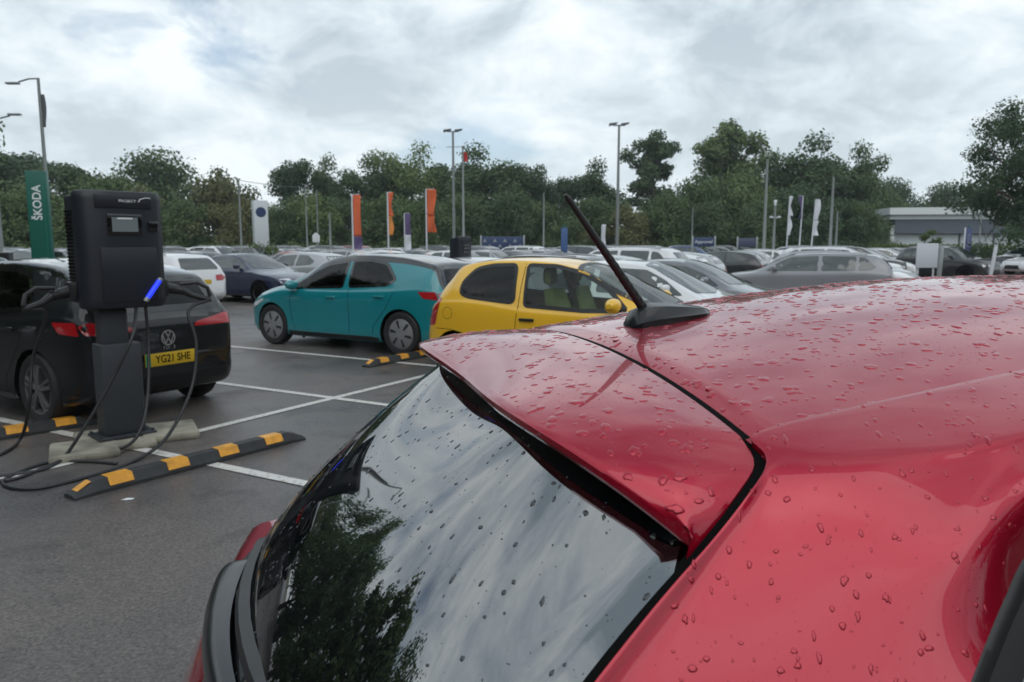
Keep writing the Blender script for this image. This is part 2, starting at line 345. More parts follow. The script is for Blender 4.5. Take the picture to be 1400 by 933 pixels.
class Car:
    def __init__(s, sp, nst=150, sub=4):
        s.sp = sp; s.sub = sub; L = sp['L']; s.xo = sp.get('xo', L / 2)   # nose at x = xo
        st = make_stations(sp, nst); s.st = st
        rows = []
        for a in st:
            h = cr(sect_half(sp, a), sub); x = s.xo - a
            right = [(x, -p[0], p[1]) for p in h]; left = [(x, p[0], p[1]) for p in h[::-1]]
            rows.append(right + left[1:-1])
        s.rows = np.array(rows); n, m = s.rows.shape[:2]; s.n, s.m = n, m
        V = s.rows.reshape(-1, 3); F = [(i * m + j, (i + 1) * m + j, (i + 1) * m + (j + 1) % m, i * m + (j + 1) % m) for i in range(n - 1) for j in range(m)]
        F.append(tuple(range(m))); F.append(tuple((n - 1) * m + j for j in range(m - 1, -1, -1)))
        s.V = V; s.F = F
        s.bvh = BVHTree.FromPolygons([Vector(v) for v in V], F)
        s.cuts = []; s.arches = []
    def hit(s, ax, a, b):
        if ax == 'L': r = s.bvh.ray_cast(Vector((a, 3, b)), Vector((0, -1, 0)))
        elif ax == 'R': r = s.bvh.ray_cast(Vector((a, -3, b)), Vector((0, 1, 0)))
        elif ax == 'T': r = s.bvh.ray_cast(Vector((a, b, 5)), Vector((0, 0, -1)))
        elif ax == 'B': r = s.bvh.ray_cast(Vector((-8, a, b)), Vector((1, 0, 0)))
        else: r = s.bvh.ray_cast(Vector((8, a, b)), Vector((-1, 0, 0)))
        if r[0] is None: return None
        nrm = r[1]; d = {'L': (0, 1, 0), 'R': (0, -1, 0), 'T': (0, 0, 1), 'B': (-1, 0, 0), 'F': (1, 0, 0)}[ax]
        if nrm.dot(Vector(d)) < 0: nrm = -nrm
        return r[0], nrm
    def panel(s, ax, poly, off, step=.06, thick=0.0):
        """polygon laid on the body seen along ax; returns MB"""
        P = [Vector(p) for p in poly]; xs = [p.x for p in P]; ys = [p.y for p in P]
        # densify outline
        out = []
        for i in range(len(P)):
            a, b = P[i], P[(i + 1) % len(P)]; k = max(1, int((b - a).length / step))
            out += [a.lerp(b, j / k) for j in range(k)]
        n0 = len(out); inner = []
        x = min(xs) + step / 2
        while x < max(xs):
            y = min(ys) + step / 2
            while y < max(ys):
                if inside((x, y), poly) and min((Vector((x, y)) - q).length for q in out) > step * .45: inner.append(Vector((x, y)))
                y += step
            x += step
        res = delaunay_2d_cdt(out + inner, [(i, (i + 1) % n0) for i in range(n0)], [list(range(n0))], 1, 1e-5)
        vs, fs = res[0], res[2]; W = []; ok = []
        for v in vs:
            h = s.hit(ax, v.x, v.y)
            W.append(tuple(h[0] + h[1] * off) if h else None); 
        mb = MB(); idx = {}; V2 = []
        for f in fs:
            if any(W[i] is None for i in f): continue
            q = []
            for i in f:
                if i not in idx: idx[i] = len(V2); V2.append(W[i])
                q.append(idx[i])
            ok.append(q)
        mb.add(V2, ok); return mb
    def ribbon(s, ax, pts, w, off, closed=False, step=.05):
        P = [Vector(p) for p in pts]; 
        if closed: P.append(P[0])
        Q = [P[0]]
        for a, b in zip(P[:-1], P[1:]):
            k = max(1, int((b - a).length / step)); Q += [a.lerp(b, (j + 1) / k) for j in range(k)]
        rows = []
        nQ = len(Q)
        for i, q in enumerate(Q):
            if closed: a, b = Q[(i - 1) % (nQ - 1)], Q[(i + 1) % (nQ - 1)]
            else: a, b = Q[max(i - 1, 0)], Q[min(i + 1, nQ - 1)]
            t = (b - a).normalized() if (b - a).length > 1e-6 else Vector((1, 0)); n = Vector((-t.y, t.x)) * w / 2
            h1 = s.hit(ax, *(q + n)); h2 = s.hit(ax, *(q - n))
            if h1 and h2: rows.append((tuple(h1[0] + h1[1] * off), tuple(h2[0] + h2[1] * off)))
        mb = MB()
        if len(rows) > 1: mb.grid(rows)
        return mb
    def build(s, parent, body_mat, roof_mat=None, roof_range=None):
        m = s.m; half = m // 2; sub = s.sub; keep = []; roof = []
        V = s.V.copy(); e1 = EDGE * sub
        cent = [np.mean([V[i] for i in f], axis=0) for f in s.F]
        for k, f in enumerate(s.F):
            c = cent[k]; drop = False
            fn = np.cross(V[f[1]] - V[f[0]], V[f[2]] - V[f[0]])
            for ax, poly in s.cuts:
                if ax == 'L' and c[1] > 0 and inside((c[0], c[2]), poly) and abs(fn[1]) > .3 * np.linalg.norm(fn): drop = True
                elif ax == 'R' and c[1] < 0 and inside((c[0], c[2]), poly) and abs(fn[1]) > .3 * np.linalg.norm(fn): drop = True
                elif ax == 'T' and c[2] > .85 and inside((c[0], c[1]), poly) and abs(fn[2]) > .2 * np.linalg.norm(fn): drop = True
                elif ax == 'B' and c[0] < 0 and inside((c[1], c[2]), poly) and abs(fn[1]) < .6 * np.linalg.norm(fn) : drop = True
                if drop: break
            if not drop:
                for (ax_, rr) in s.arches:
                    if abs(c[1]) > .45 and (c[0] - ax_) ** 2 + (c[2] - s.sp['wr']) ** 2 < rr * rr: drop = True
            if drop: continue
            j = k % m; jj = min(j, m - 1 - j)
            x = c[0]
            if roof_mat and roof_range and jj >= e1 - roof_range[2] and roof_range[0] < x < roof_range[1] and c[2] > roof_range[3]: roof.append(f)
            else: keep.append(f)
        # snap the cut arch edges to the circle
        kept = set(i for f in keep for i in f); kf = set(map(tuple, keep)) | set(map(tuple, roof))
        gone = set(i for f in s.F if tuple(f) not in kf for i in f)
        for (ax_, rr) in s.arches:
            for i in kept & gone:
                v = V[i]; d = math.hypot(v[0] - ax_, v[2] - s.sp['wr'])
                if abs(v[1]) > .42 and d < rr + .09 and v[2] > .12:
                    V[i, 0] = ax_ + (v[0] - ax_) * rr / d; V[i, 2] = s.sp['wr'] + (v[2] - s.sp['wr']) * rr / d
        def sub_mesh(fs):
            used = sorted({i for f in fs for i in f}); mp = {u: q for q, u in enumerate(used)}
            mb = MB(); mb.add([V[u] for u in used], [[mp[i] for i in f] for f in fs]); return mb
        body = sub_mesh(keep).build('body', body_mat, parent, angle=60)
        if roof: sub_mesh(roof).build('roof', roof_mat, parent, angle=60)
        return body

def inside(p, poly):
    x, y = p; c = False; n = len(poly)
    for i in range(n):
        x1, y1 = poly[i][0], poly[i][1]; x2, y2 = poly[i - 1][0], poly[i - 1][1]
        if (y1 > y) != (y2 > y) and x < (x2 - x1) * (y - y1) / (y2 - y1) + x1: c = not c
    return c

def rounded(poly, r=.05, n=4):
    out = []; P = [Vector(p) for p in poly]; k = len(P)
    for i in range(k):
        a, b, c = P[i - 1], P[i], P[(i + 1) % k]
        rr = min(r, (a - b).length * .45, (c - b).length * .45)
        p = b + (a - b).normalized() * rr; q = b + (c - b).normalized() * rr
        for j in range(n + 1):
            t = j / n; out.append(tuple(p * (1 - t) ** 2 + b * 2 * t * (1 - t) + q * t * t))
    return out

def wheel(parent, x, y, r, w, style, rim_mat, side):
    """tyre with a rim child; side=+1 left"""
    mb = MB(); rr = r * .70
    prof = [(rr, -w / 2 + .012), (r * .80, -w / 2), (r * .93, -w / 2 + .004), (r * .985, -w / 2 + .025), (r, -w / 2 + .05), (r, w / 2 - .05), (r * .985, w / 2 - .025), (r * .93, w / 2 - .004), (r * .80, w / 2), (rr, w / 2 - .012), (rr * .97, w / 2 - .06), (rr * .97, -w / 2 + .05), (rr, -w / 2 + .012)]
    mb.lathe(prof, 40)
    ty = mb.build('wheel', M['tyre'], parent); ty.location = (x, y, r); 
    mb = MB(); yo = side * (w / 2 - .018)
    if style == 'cover':       # closed aero cover with dark slots
        mb.lathe([(.001, yo + side * .012), (rr * .25, yo + side * .012), (rr * .9, yo + side * .004), (rr * 1.0, yo - side * .01), (rr * .98, yo - side * .04)], 40)
        rim = mb.build('rim', rim_mat, ty)
        for k in range(6):
            mb = MB(); a = 2 * math.pi * k / 6 + .26; ca, sa = math.cos(a), math.sin(a)
            q = []
            for (u, v) in ((.34, -.045), (.84, -.13), (.90, .06), (.38, .07)):
                q.append((rr * (u * ca - v * sa), yo + side * (.0145 - .008 * max(0, (u - .25) / .65)), rr * (u * sa + v * ca)))
            mb.add(q, [(0, 1, 2, 3)]); mb.build('wheel_slot', M['rim_black'], ty)
    else:
        mb.lathe([(rr * .90, yo - side * .05), (rr * .93, yo), (rr * .99, yo + side * .004), (rr * .98, yo - side * .05)], 40)
        for k in range(5):
            a = 2 * math.pi * k / 5 + .3
            for da in (-.16, .16):
                ca, sa = math.cos(a + da), math.sin(a + da); cb, sb = math.cos(a + da * .4), math.sin(a + da * .4)
                p0 = Vector((rr * .14 * cb, yo - side * .012, rr * .14 * sb)); p1 = Vector((rr * .94 * ca, yo - side * .006, rr * .94 * sa))
                mb.tube([p0, p0.lerp(p1, .5) + Vector((0, side * .008, 0)), p1], [.026, .02, .018], 6)
        mb.lathe([(.001, yo + side * .01), (rr * .16, yo + side * .008), (rr * .2, yo - side * .02)], 20)
        rim = mb.build('rim', rim_mat, ty)
        mb = MB(); mb.lathe([(.001, yo - side * .07), (rr * .93, yo - side * .07)], 28); mb.build('brake_disc', M['dark_steel'], ty)
    return ty

def seat(parent, x, y, z, m, h=.62):
    mb = MB()
    mb.box((x + .22, y, z + .10), (.50, .48, .16), bev=.05)
    lean = R(-16)
    P = []
    for k in range(9):
        t = k / 8; w = .25 * (1 - .25 * t ** 3); th = .10 * (1 - .4 * t)
        cx = x - .02 - math.sin(-lean) * h * t; cz = z + .12 + math.cos(lean) * h * t
        P.append([(cx + th, y - w, cz), (cx + th + .03, y - w * .8, cz), (cx + th, y, cz), (cx + th + .03, y + w * .8, cz), (cx + th, y + w, cz), (cx - th * .4, y + w * .9, cz), (cx - th * .6, y, cz), (cx - th * .4, y - w * .9, cz)])
    mb.grid(P, close=True); mb.add(P[-1], [tuple(range(8))])
    hx = x - .02 - math.sin(-lean) * (h + .16); hz = z + .12 + math.cos(lean) * (h + .16)
    mb.box((hx + .02, y, hz), (.10, .26, .20), bev=.05)
    return mb.build('seat', m, parent)

def mirror(car, parent, x, z, m, side, sc=1.0):
    h = car.hit('L' if side > 0 else 'R', x, z); p = h[0]
    mb = MB(); cx, cy, cz = p.x + .02, p.y + side * .13, p.z + .045
    P = []
    for i in range(9):
        t = i / 8; w = (math.sin(math.pi * min(.97, .06 + t * .92)) ** .5)
        yy = cy + side * (t - .5) * .24 * sc
        P.append([(cx + .075 * w * math.cos(a) * sc - (.02 if math.cos(a) < 0 else 0), yy, cz + .082 * w * math.sin(a) * sc) for a in np.linspace(0, 2 * math.pi, 13)[:-1]])
    mb.grid(P, close=True); mb.add(P[0], [tuple(range(12))]); mb.add(P[-1], [tuple(range(12))])
    o = mb.build('door_mirror', m, parent, angle=180)
    mb = MB(); mb.tube([(p.x + .01, p.y - side * .01, p.z), (cx, cy - side * .05, cz - .05), (cx, cy, cz - .05)], [.022, .02, .02], 8); mb.build('mirror_arm', M['black_plastic'], o)
    return o

def plate(car, parent, ax, y, z, m, text=None, w=.52, h=.11, green=False):
    p = car.hit(ax, y, z)[0]; sx = -1 if ax == 'B' else 1
    top = car.hit(ax, y, z + h / 2)[0]; bot = car.hit(ax, y, z - h / 2)[0]
    x = (min(top.x, bot.x, p.x) - .008) if ax == 'B' else (max(top.x, bot.x, p.x) + .008)
    mb = MB(); mb.box((x, y, z), (.012, w, h), bev=.003); o = mb.build('number_plate', m, parent)
    if green:
        mb = MB(); mb.box((x + sx * .0075, y + sx * -1 * -(w / 2 - .028) * (1 if ax == 'B' else -1) * -1, z), (.004, .05, h * .96)); mb.build('green_band', M['plate_green'], o)
    if text:
        rot = (R(90), 0, R(-90)) if ax == 'B' else (R(90), 0, R(90))
        t = text_obj(text, .105, (x + sx * .0075, y - .02 * (1 if ax == 'B' else -1), z), rot, M['ink'], o, 'plate_lettering', .0008, sx=.82, bold=.0015)
    return o

def detailed_car(name, label, cat, sp, body_mat, loc, rz, roof_mat=None, nst=160):
    """every window cut out of the shell and glazed, seats inside"""
    root = empty(name, (*loc, 0), rz); tag(root, label, cat)
    car = Car(sp, nst, 4)
    L = sp['L']
    parts = []
    for ax, poly, pm, nm in sp['windows']:
        axs = [ax] if ax in 'TBF' else ['L', 'R']
        for a in axs:
            parts.append((a, poly, pm, nm)); car.cuts.append((a, poly))
    for x in sp['wx']: car.arches.append((x, sp['arch']))
    car.build(root, body_mat, roof_mat, sp.get('roof_range'))
    for a, poly, pm, nm in parts:
        o = car.panel(a, poly, .001).build(nm, M[pm], root, angle=180)
        fr = car.ribbon(a, poly, .045 if a in 'LR' else .06, .004, closed=True).build('window_frame', M['black_gloss'] if sp.get('gloss_frames', True) else M['black_plastic'], o)
    for ax, pts, w in sp.get('gaps', []):
        for a in (['L', 'R'] if ax == 'S' else [ax]):
            car.ribbon(a, pts, w, .0012).build('panel_gap', M['ink'], root)
    for ax, poly, mk, nm in sp.get('patches', []):
        for a in (['L', 'R'] if ax == 'S' else [ax]):
            car.panel(a, poly, .005, .04).build(nm, M[mk] if isinstance(mk, str) else mk, root, angle=180)
    for (x, z, mk) in sp.get('handles', []):
        for a, sd in (('L', 1), ('R', -1)):
            h = car.hit(a, x, z)[0]; mb = MB(); mb.box((x, h.y + sd * .012, z), (.20, .03, .035), bev=.012); mb.build('door_handle', M[mk] if isinstance(mk, str) else mk, root)
    # arch liners and wheels
    for x in sp['wx']:
        for sd in (-1, 1):
            mb = MB(); P = []
            for t in np.linspace(R(-25), R(205), 24):
                P.append([(x + sp['arch'] * math.cos(t), sd * (sp['wy'] + .10), sp['wr'] + sp['arch'] * math.sin(t)), (x + sp['arch'] * math.cos(t), sd * (sp['wy'] - .25), sp['wr'] + sp['arch'] * math.sin(t))])
            # keep the liner inside the body skin
            Q = []
            for (a, b) in P:
                h = car.hit('L' if sd > 0 else 'R', a[0] + (a[0] - x) * .03, a[2] + (a[2] - sp['wr']) * .03)
                yy = (abs(h[0].y) - .004) if h else abs(b[1]) + .1
                Q.append([(a[0], sd * yy, a[2]), b])
            mb.grid(Q); mb.add([q[1] for q in Q], [tuple(range(len(Q)))])
            mb.build('wheel_arch', M['ink'], root)
            wheel(root, x, sd * sp['wy'], sp['wr'], .21, sp['wheel'], M[sp['rim']], sd)
    # inside
    w0 = min(ipl(sp['plan'], L * .5), .8) - .1
    mb = MB(); mb.box((sp['cabin'][0] * .5 + sp['cabin'][1] * .5, 0, .40), (sp['cabin'][1] - sp['cabin'][0], w0 * 2, .06)); 
    mb.box((sp['cabin'][1] - .12, 0, .80), (.34, w0 * 1.9, .26), bev=.08)
    mb.box((sp['cabin'][0] + .1, 0, .72), (.30, w0 * 1.8, .5), bev=.08)
    mb.build('interior', M['interior'], root)
    for sy in (-.36, .36): seat(root, sp['seat'][0], sy, .46, M[sp.get('seat_mat', 'interior')])
    mb = MB(); mb.box((sp['seat'][1], 0, .62), (.45, w0 * 1.7, .2), bev=.06); mb.box((sp['seat'][1] - .3, 0, .86), (.16, w0 * 1.7, .6), bev=.06); mb.build('rear_bench', M[sp.get('seat_mat', 'interior')], root)
    mb = MB(); sx_, sy_ = sp['cabin'][1] - .38, -.36
    mb.tube([(sx_ + .17 * math.cos(a) * .35, sy_ + .18 * math.sin(a), .92 + .17 * math.cos(a)) for a in np.linspace(0, 2 * math.pi, 25)], .014, 6, False); mb.build('steering_wheel', M['interior'], root)
    for sd in (-1, 1): mirror(car, root, sp['mirror'][0], sp['mirror'][1], sp.get('mirror_mat', body_mat), sd)
    return root, car

E4 = lambda t: smooth_tab(t, 8)
# ---- electric hatchback (turquoise one, black one)
ELEC = dict(L=4.26, xo=2.10, wr=.345, wx=(1.40, -1.37), wy=.775, arch=.385, wheel='cover', rim='rim_grey',
    top=E4([(0, .52), (.02, .66), (.08, .78), (.25, .89), (.6, 1.00), (.95, 1.075), (1.3, 1.27), (1.65, 1.45), (2.0, 1.535), (2.35, 1.568), (2.9, 1.565), (3.4, 1.53), (3.78, 1.465), (3.93, 1.425), (4.0, 1.36), (4.10, 1.17), (4.17, 1.02), (4.205, .92), (4.225, .78), (4.25, .62), (4.26, .5)]),
    bot=E4([(0, .42), (.05, .30), (.2, .2), (.6, .17), (3.4, .17), (4.0, .22), (4.2, .32), (4.26, .44)]),
    belt=E4([(0, .50), (.2, .75), (.8, .93), (1.3, .965), (2.2, .985), (3.2, 1.02), (3.9, 1.06), (4.26, .95)]),
    plan=E4([(0, .58), (.05, .70), (.2, .80), (.5, .87), (1.0, .895), (2.0, .90), (3.2, .895), (3.8, .865), (4.1, .80), (4.22, .72), (4.26, .62)]),
    roofw=[(0, .6), (1.2, .62), (1.7, .58), (2.4, .60), (3.4, .575), (4.0, .60), (4.26, .7)],
    cabin=(-1.5, 1.1), seat=(.15, -.75), mirror=(.80, 1.0))
ELEC['windows'] = [
    ('S', rounded([(.98, .985), (.58, 1.24), (.25, 1.375), (-.20, 1.445), (-.20, 1.035)], .05), 'pane_tint', 'side_window'),
    ('S', rounded([(-.34, 1.04), (-.30, 1.452), (-.66, 1.455), (-.98, 1.405), (-1.24, 1.17), (-1.10, 1.085)], .05), 'pane_tint', 'side_window'),
    ('T', rounded([(1.05, .62), (.42, .50), (.36, .25), (.34, 0), (.36, -.25), (.42, -.50), (1.05, -.62), (1.13, -.3), (1.14, 0), (1.13, .3)], .04), 'pane_clear', 'windscreen'),
    ('B', rounded([(-.60, 1.08), (.60, 1.08), (.50, 1.36), (-.50, 1.36)], .05), 'pane_tint', 'rear_window')]
ELEC['gaps'] = [('S', [(.86, .98), (.95, .80), (.90, .42)], .008), ('S', [(-.345, 1.0), (-.36, .30)], .008), ('S', [(.88, .40), (.82, .27), (-.85, .27)], .008), ('S', [(-1.28, 1.02), (-1.10, .72), (-.86, .45), (-.83, .30)], .008),
    ('B', [(-.80, .72), (-.62, .60), (.62, .60), (.80, .72)], .008)]
ELEC['patches'] = [('F', rounded([(-.5, .36), (.5, .36), (.42, .50), (-.42, .50)], .03), 'black_plastic', 'grille'),
    
    ('S', [(1.0, .21), (-.95, .21), (-.95, .27), (1.0, .275)], 'black_plastic', 'sill_trim'),
    ('B', rounded([(-.76, .885), (-.30, .885), (-.34, .93), (-.72, 1.0), (-.79, .97)], .02), 'red_lamp', 'tail_lamp'), ('B', rounded([(.76, .885), (.30, .885), (.34, .93), (.72, 1.0), (.79, .97)], .02), 'red_lamp', 'tail_lamp'),
    ('S', rounded([(-1.70, 1.0), (-1.98, 1.0), (-2.03, .88), (-1.80, .90)], .02), 'red_lamp', 'tail_lamp'),
    ('S', rounded([(1.62, .80), (1.95, .68), (1.97, .60), (1.80, .66), (1.60, .76)], .02), 'clear_lamp', 'headlight')]
ELEC['handles'] = [(.02, .865, 'teal'), (-.97, .905, 'teal')]
ELEC['roof_range'] = (-2.2, 1.2, 2, .99)
# ---- small yellow three-door hatchback
MINI = dict(L=3.78, xo=2.10, wr=.305, wx=(1.22, -1.14), wy=.715, arch=.345, wheel='spoke', rim='rim_silver', gloss_frames=False,
    top=E4([(0, .50), (.02, .64), (.08, .76), (.25, .85), (.52, .94), (.74, 1.01), (1.08, 1.19), (1.48, 1.38), (1.8, 1.49), (2.1, 1.535), (2.5, 1.548), (2.9, 1.535), (3.2, 1.49), (3.33, 1.43), (3.46, 1.27), (3.58, 1.06), (3.66, .88), (3.70, .75), (3.765, .60), (3.78, .48)]),
    bot=E4([(0, .40), (.05, .28), (.2, .19), (.6, .17), (3.0, .17), (3.5, .22), (3.7, .30), (3.78, .42)]),
    belt=E4([(0, .48), (.2, .72), (.8, .90), (1.3, .935), (2.2, .965), (2.9, 1.03), (3.4, 1.02), (3.6, .95), (3.78, .8)]),
    plan=E4([(0, .54), (.05, .66), (.2, .76), (.5, .81), (1.0, .828), (2.0, .83), (2.9, .825), (3.4, .78), (3.62, .73), (3.74, .64), (3.78, .56)]),
    roofw=[(0, .55), (1.0, .58), (1.5, .55), (2.2, .565), (3.0, .545), (3.4, .55), (3.78, .6)],
    cabin=(-1.2, 1.2), seat=(.18, -.62), seat_mat='hi_vis', mirror=(.98, 1.0), mirror_mat=None)
MINI['windows'] = [
    ('S', rounded([(1.10, .985), (.80, 1.22), (.48, 1.38), (.16, 1.452), (-.20, 1.462), (-.15, .995), (.6, .965)], .04), 'pane_clear', 'door_window'),
    ('S', rounded([(-.30, 1.02), (-.36, 1.462), (-.70, 1.452), (-.93, 1.405), (-1.08, 1.24), (-1.08, 1.11), (-.95, 1.07)], .07), 'pane_tint', 'quarter_window'),
    ('T', rounded([(1.28, .64), (.42, .50), (.36, .25), (.34, 0), (.36, -.25), (.42, -.50), (1.28, -.64), (1.36, -.3), (1.38, 0), (1.36, .3)], .04), 'pane_clear', 'windscreen'),
    ('B', rounded([(-.56, 1.02), (.56, 1.02), (.47, 1.40), (-.47, 1.40)], .07), 'pane_tint', 'rear_window')]
MINI['gaps'] = [('S', [(-.24, 1.48), (-.235, .95), (-.27, .60), (-.30, .25)], .008), ('S', [(1.12, .95), (1.05, .72), (1.02, .26)], .008), ('S', [(1.0, .25), (-.3, .25)], .008),
    ('S', [(-1.25 + .075 * math.cos(a), .86 + .075 * math.sin(a)) for a in np.linspace(0, 2 * math.pi, 25)], .005), ('S', [(-1.45, .66), (-1.20, .66), (-1.0, .62)], .006)]
MINI['patches'] = [('F', rounded([(-.42, .34), (.42, .34), (.36, .48), (-.36, .48)], .03), 'black_plastic', 'grille'),
    ('S', rounded([(-1.36, 1.05), (-1.50, 1.02), (-1.64, .68), (-1.46, .70)], .03), 'red_lamp', 'tail_lamp'),
    ('S', rounded([(1.62, .72), (1.90, .62), (1.92, .50), (1.66, .58)], .03), 'clear_lamp', 'headlight')]
MINI['handles'] = [(-.10, .835, 'black_plastic')]

# ---- simpler shells for the packed rows
def prof(L, H, kind):
    if kind == 'hatch':
        top = [(0, .50), (.03, .66), (.12, .78), (.5, .90), (1.0, .99), (1.5, 1.24), (1.85, H * .96), (2.2, H * .995), (2.7, H), (L - .75, H * .965), (L - .42, H * .90), (L - .2, 1.12), (L - .10, .92), (L - .03, .68), (L, .5)]
    elif kind == 'estate':
        top = [(0, .50), (.03, .68), (.12, .80), (.5, .92), (1.15, 1.02), (1.65, 1.28), (2.05, H * .96), (2.4, H * .99), (3.0, H), (L - .65, H * .975), (L - .40, H * .93), (L - .15, 1.15), (L - .07, .95), (L - .02, .70), (L, .5)]
    elif kind == 'suv':
        top = [(0, .60), (.03, .80), (.12, .96), (.5, 1.06), (1.05, 1.13), (1.5, 1.40), (1.85, H * .965), (2.2, H * .99), (2.9, H), (L - .65, H * .975), (L - .42, H * .93), (L - .17, 1.25), (L - .08, 1.0), (L - .02, .75), (L, .55)]
    else:
        top = [(0, .48), (.03, .62), (.12, .73), (.5, .86), (1.2, .97), (1.75, 1.24), (2.15, H * .97), (2.5, H), (3.0, H * .985), (3.45, H * .91), (L - .62, 1.06), (L - .25, 1.02), (L - .06, .90), (L - .02, .70), (L, .5)]
    b = 1.0 if kind != 'suv' else 1.1
    sp = dict(L=L, H=H, kind=kind, wr=.33 if kind != 'suv' else .36, wx=(L / 2 - .87, -L / 2 + .80), wy=.78, top=E4(top),
        bot=E4([(0, .42), (.05, .30), (.2, .22), (.6, .2), (L - .7, .2), (L - .2, .26), (L - .04, .34), (L, .44)]),
        belt=E4([(0, .46), (.2, .72 * b), (.8, .88 * b), (1.5, .94 * b), (2.5, .97 * b), (L - .8, 1.01 * b), (L - .2, .96 * b), (L, .8)]),
        plan=E4([(0, .56), (.05, .68), (.2, .80), (.5, .87), (1.0, .90), (L - 1.0, .90), (L - .4, .86), (L - .1, .78), (L, .62)]),
        roofw=[(0, .6), (1.4, .62), (2.0, .58), (3.0, .59), (L - .6, .56), (L, .66)])
    return sp

def shell_parts(sp, nst=56, detail=True):
    """dict part name -> list of (MB, material slot)"""
    car = Car(sp, nst, 2 if not detail else 3); L, H = sp['L'], sp['H']; kind = sp['kind']; b = 1.0 if kind != 'suv' else 1.1
    X = lambda s: L / 2 - s
    out = {}
    mb = MB(); mb.add(car.V, car.F); out['body'] = [mb]
    zt = H - .10; zb = 1.0 * b
    s0, s1 = {'hatch': (1.25, 1.95), 'estate': (1.42, 2.15), 'suv': (1.32, 1.95), 'saloon': (1.5, 2.25)}[kind]
    end = {'hatch': L - .62, 'estate': L - .52, 'suv': L - .52, 'saloon': L - 1.05}[kind]
    mid = s1 + .62; st = .12
    w = []
    front = [(X(s0 + .02), zb - .01), (X(s0 + .34), zb + (zt - zb) * .55), (X(s1 - .08), zt - .03), (X(mid), zt), (X(mid), zb + .01)]
    q = end - .30
    rear = [(X(mid + .09), zb + .01), (X(mid + .09), zt), (X(end - .42), zt - .02), (X(end - .04), zb + (zt - zb) * .42), (X(end - .16), zb + .05)]
    if kind in ('estate', 'suv'):
        rear = [(X(mid + .09), zb + .01), (X(mid + .09), zt), (X(mid + .92), zt - .01), (X(mid + .92), zb + .03)]
        qt = [(X(mid + .99), zb + .03), (X(mid + .99), zt - .015), (X(end - .22), zt - .05), (X(end + .06), zb + (zt - zb) * .30), (X(end - .05), zb + .06)]
    for a in 'LR':
        w.append(car.panel(a, rounded(front, .04, 2), .006, step)); w.append(car.panel(a, rounded(rear, .04, 2), .006, step))
        if kind in ('estate', 'suv'): w.append(car.panel(a, rounded(qt, .05, 2), .006, step))
    out['side_window'] = w
    c = .14 if kind != 'saloon' else .2
    out['windscreen'] = [car.panel('T', rounded([(X(s0 - .12), .62), (X(s1 - .02), .52), (X(s1 + .05), 0), (X(s1 - .02), -.52), (X(s0 - .12), -.62), (X(s0 - .24), 0)], .05, 2), .006, step)]
    if kind == 'saloon': out['rear_window'] = [car.panel('T', rounded([(X(L - .72), .56), (X(L - 1.3), .48), (X(L - 1.36), 0), (X(L - 1.3), -.48), (X(L - .72), -.56), (X(L - .66), 0)], .05, 2), .006, step)]
    else: out['rear_window'] = [car.panel('B', rounded([(-.58, zb + .06), (.58, zb + .06), (.47, zt - .05), (-.47, zt - .05)], .06, 2), .008, step)]
    lz = .84 * b
    out['tail_lamp'] = [car.panel('B', rounded([(y0, lz - .08), (y1, lz - .08), (y1, lz + .07), (y0, lz + .09)], .02, 2), .008, step) for (y0, y1) in ((-.80, -.42), (.42, .80))]
    out['headlight'] = [car.panel('F', rounded([(y0, .62 * b), (y1, .62 * b), (y1, .74 * b), (y0, .73 * b)], .02, 2), .008, step) for (y0, y1) in ((-.76, -.42), (.42, .76))]
    mb = MB(); p = car.hit('F', 0, .5)[0]; gpn = car.panel('F', rounded([(-.5, .34), (.5, .34), (.4, .56), (-.4, .56)], .03, 2), .01, step); out['grille'] = [gpn]
    mb = MB(); xr = car.hit('B', 0, .74)[0].x; mb.box((xr - .012, 0, .74), (.012, .50, .11)); out['number_plate'] = [mb]
    wl = []
    for x in sp['wx']:
        for sd in (-1, 1):
            mb = MB(); r = sp['wr']; mb.lathe([(r * .72, -.1), (r * .95, -.105), (r, -.07), (r, .07), (r * .95, .105), (r * .72, .1)], 20, c=(x, sd * .80, r)); mb2 = MB()
            mb2.lathe([(.001, sd * .09), (r * .70, sd * .075), (r * .73, sd * .11)], 20, c=(x, sd * .80, r)); ar = MB()
            a0 = r + .05; ar.lathe([(.001, sd * .12), (a0, sd * .12)], 24, c=(x, sd * .785, r + .01))
            wl.append((ar, mb, mb2))
    out['_wheels'] = wl
    mm = []
    for sd in (-1, 1):
        h = car.hit('L' if sd > 0 else 'R', X(s0 + .25), zb + .02)[0]; mb = MB(); mb.box((h.x, h.y + sd * .12, h.z + .06), (.12, .22, .14), bev=.045); mm.append(mb)
    out['door_mirror'] = mm
    if kind in ('suv', 'estate'):
        rl = MB()
        for sd in (-1, 1):
            pts = []
            for s_ in np.linspace(s1 + .25, L - .7, 8):
                h = car.hit('T', X(s_), sd * .56)[0]; pts.append((h.x, h.y, h.z + .04))
            rl.tube(pts, .016, 5)
        out['roof_rail'] = [rl]
    return out
step = .16
CARSETS = {k: prof(*v) for k, v in dict(hatch=(4.1, 1.47, 'hatch'), estate=(4.65, 1.50, 'estate'), suv=(4.5, 1.64, 'suv'), saloon=(4.7, 1.45, 'saloon')).items()}
PAINTS = {n: paint(n + '_car_paint', c) for n, c in dict(white=(.70, .71, .72), silver=(.36, .38, .39), grey=(.17, .175, .19), black=(.015, .016, .018), navy=(.012, .018, .05), blue=(.02, .06, .20), red=(.25, .012, .018)).items()}
SLOTMATS = {'side_window': 'dark_glass', 'windscreen': 'dark_glass', 'rear_window': 'dark_glass', 'tail_lamp': 'red_lamp', 'headlight': 'clear_lamp', 'grille': 'black_plastic', 'number_plate': 'plate_yellow', 'roof_rail': 'rim_silver'}
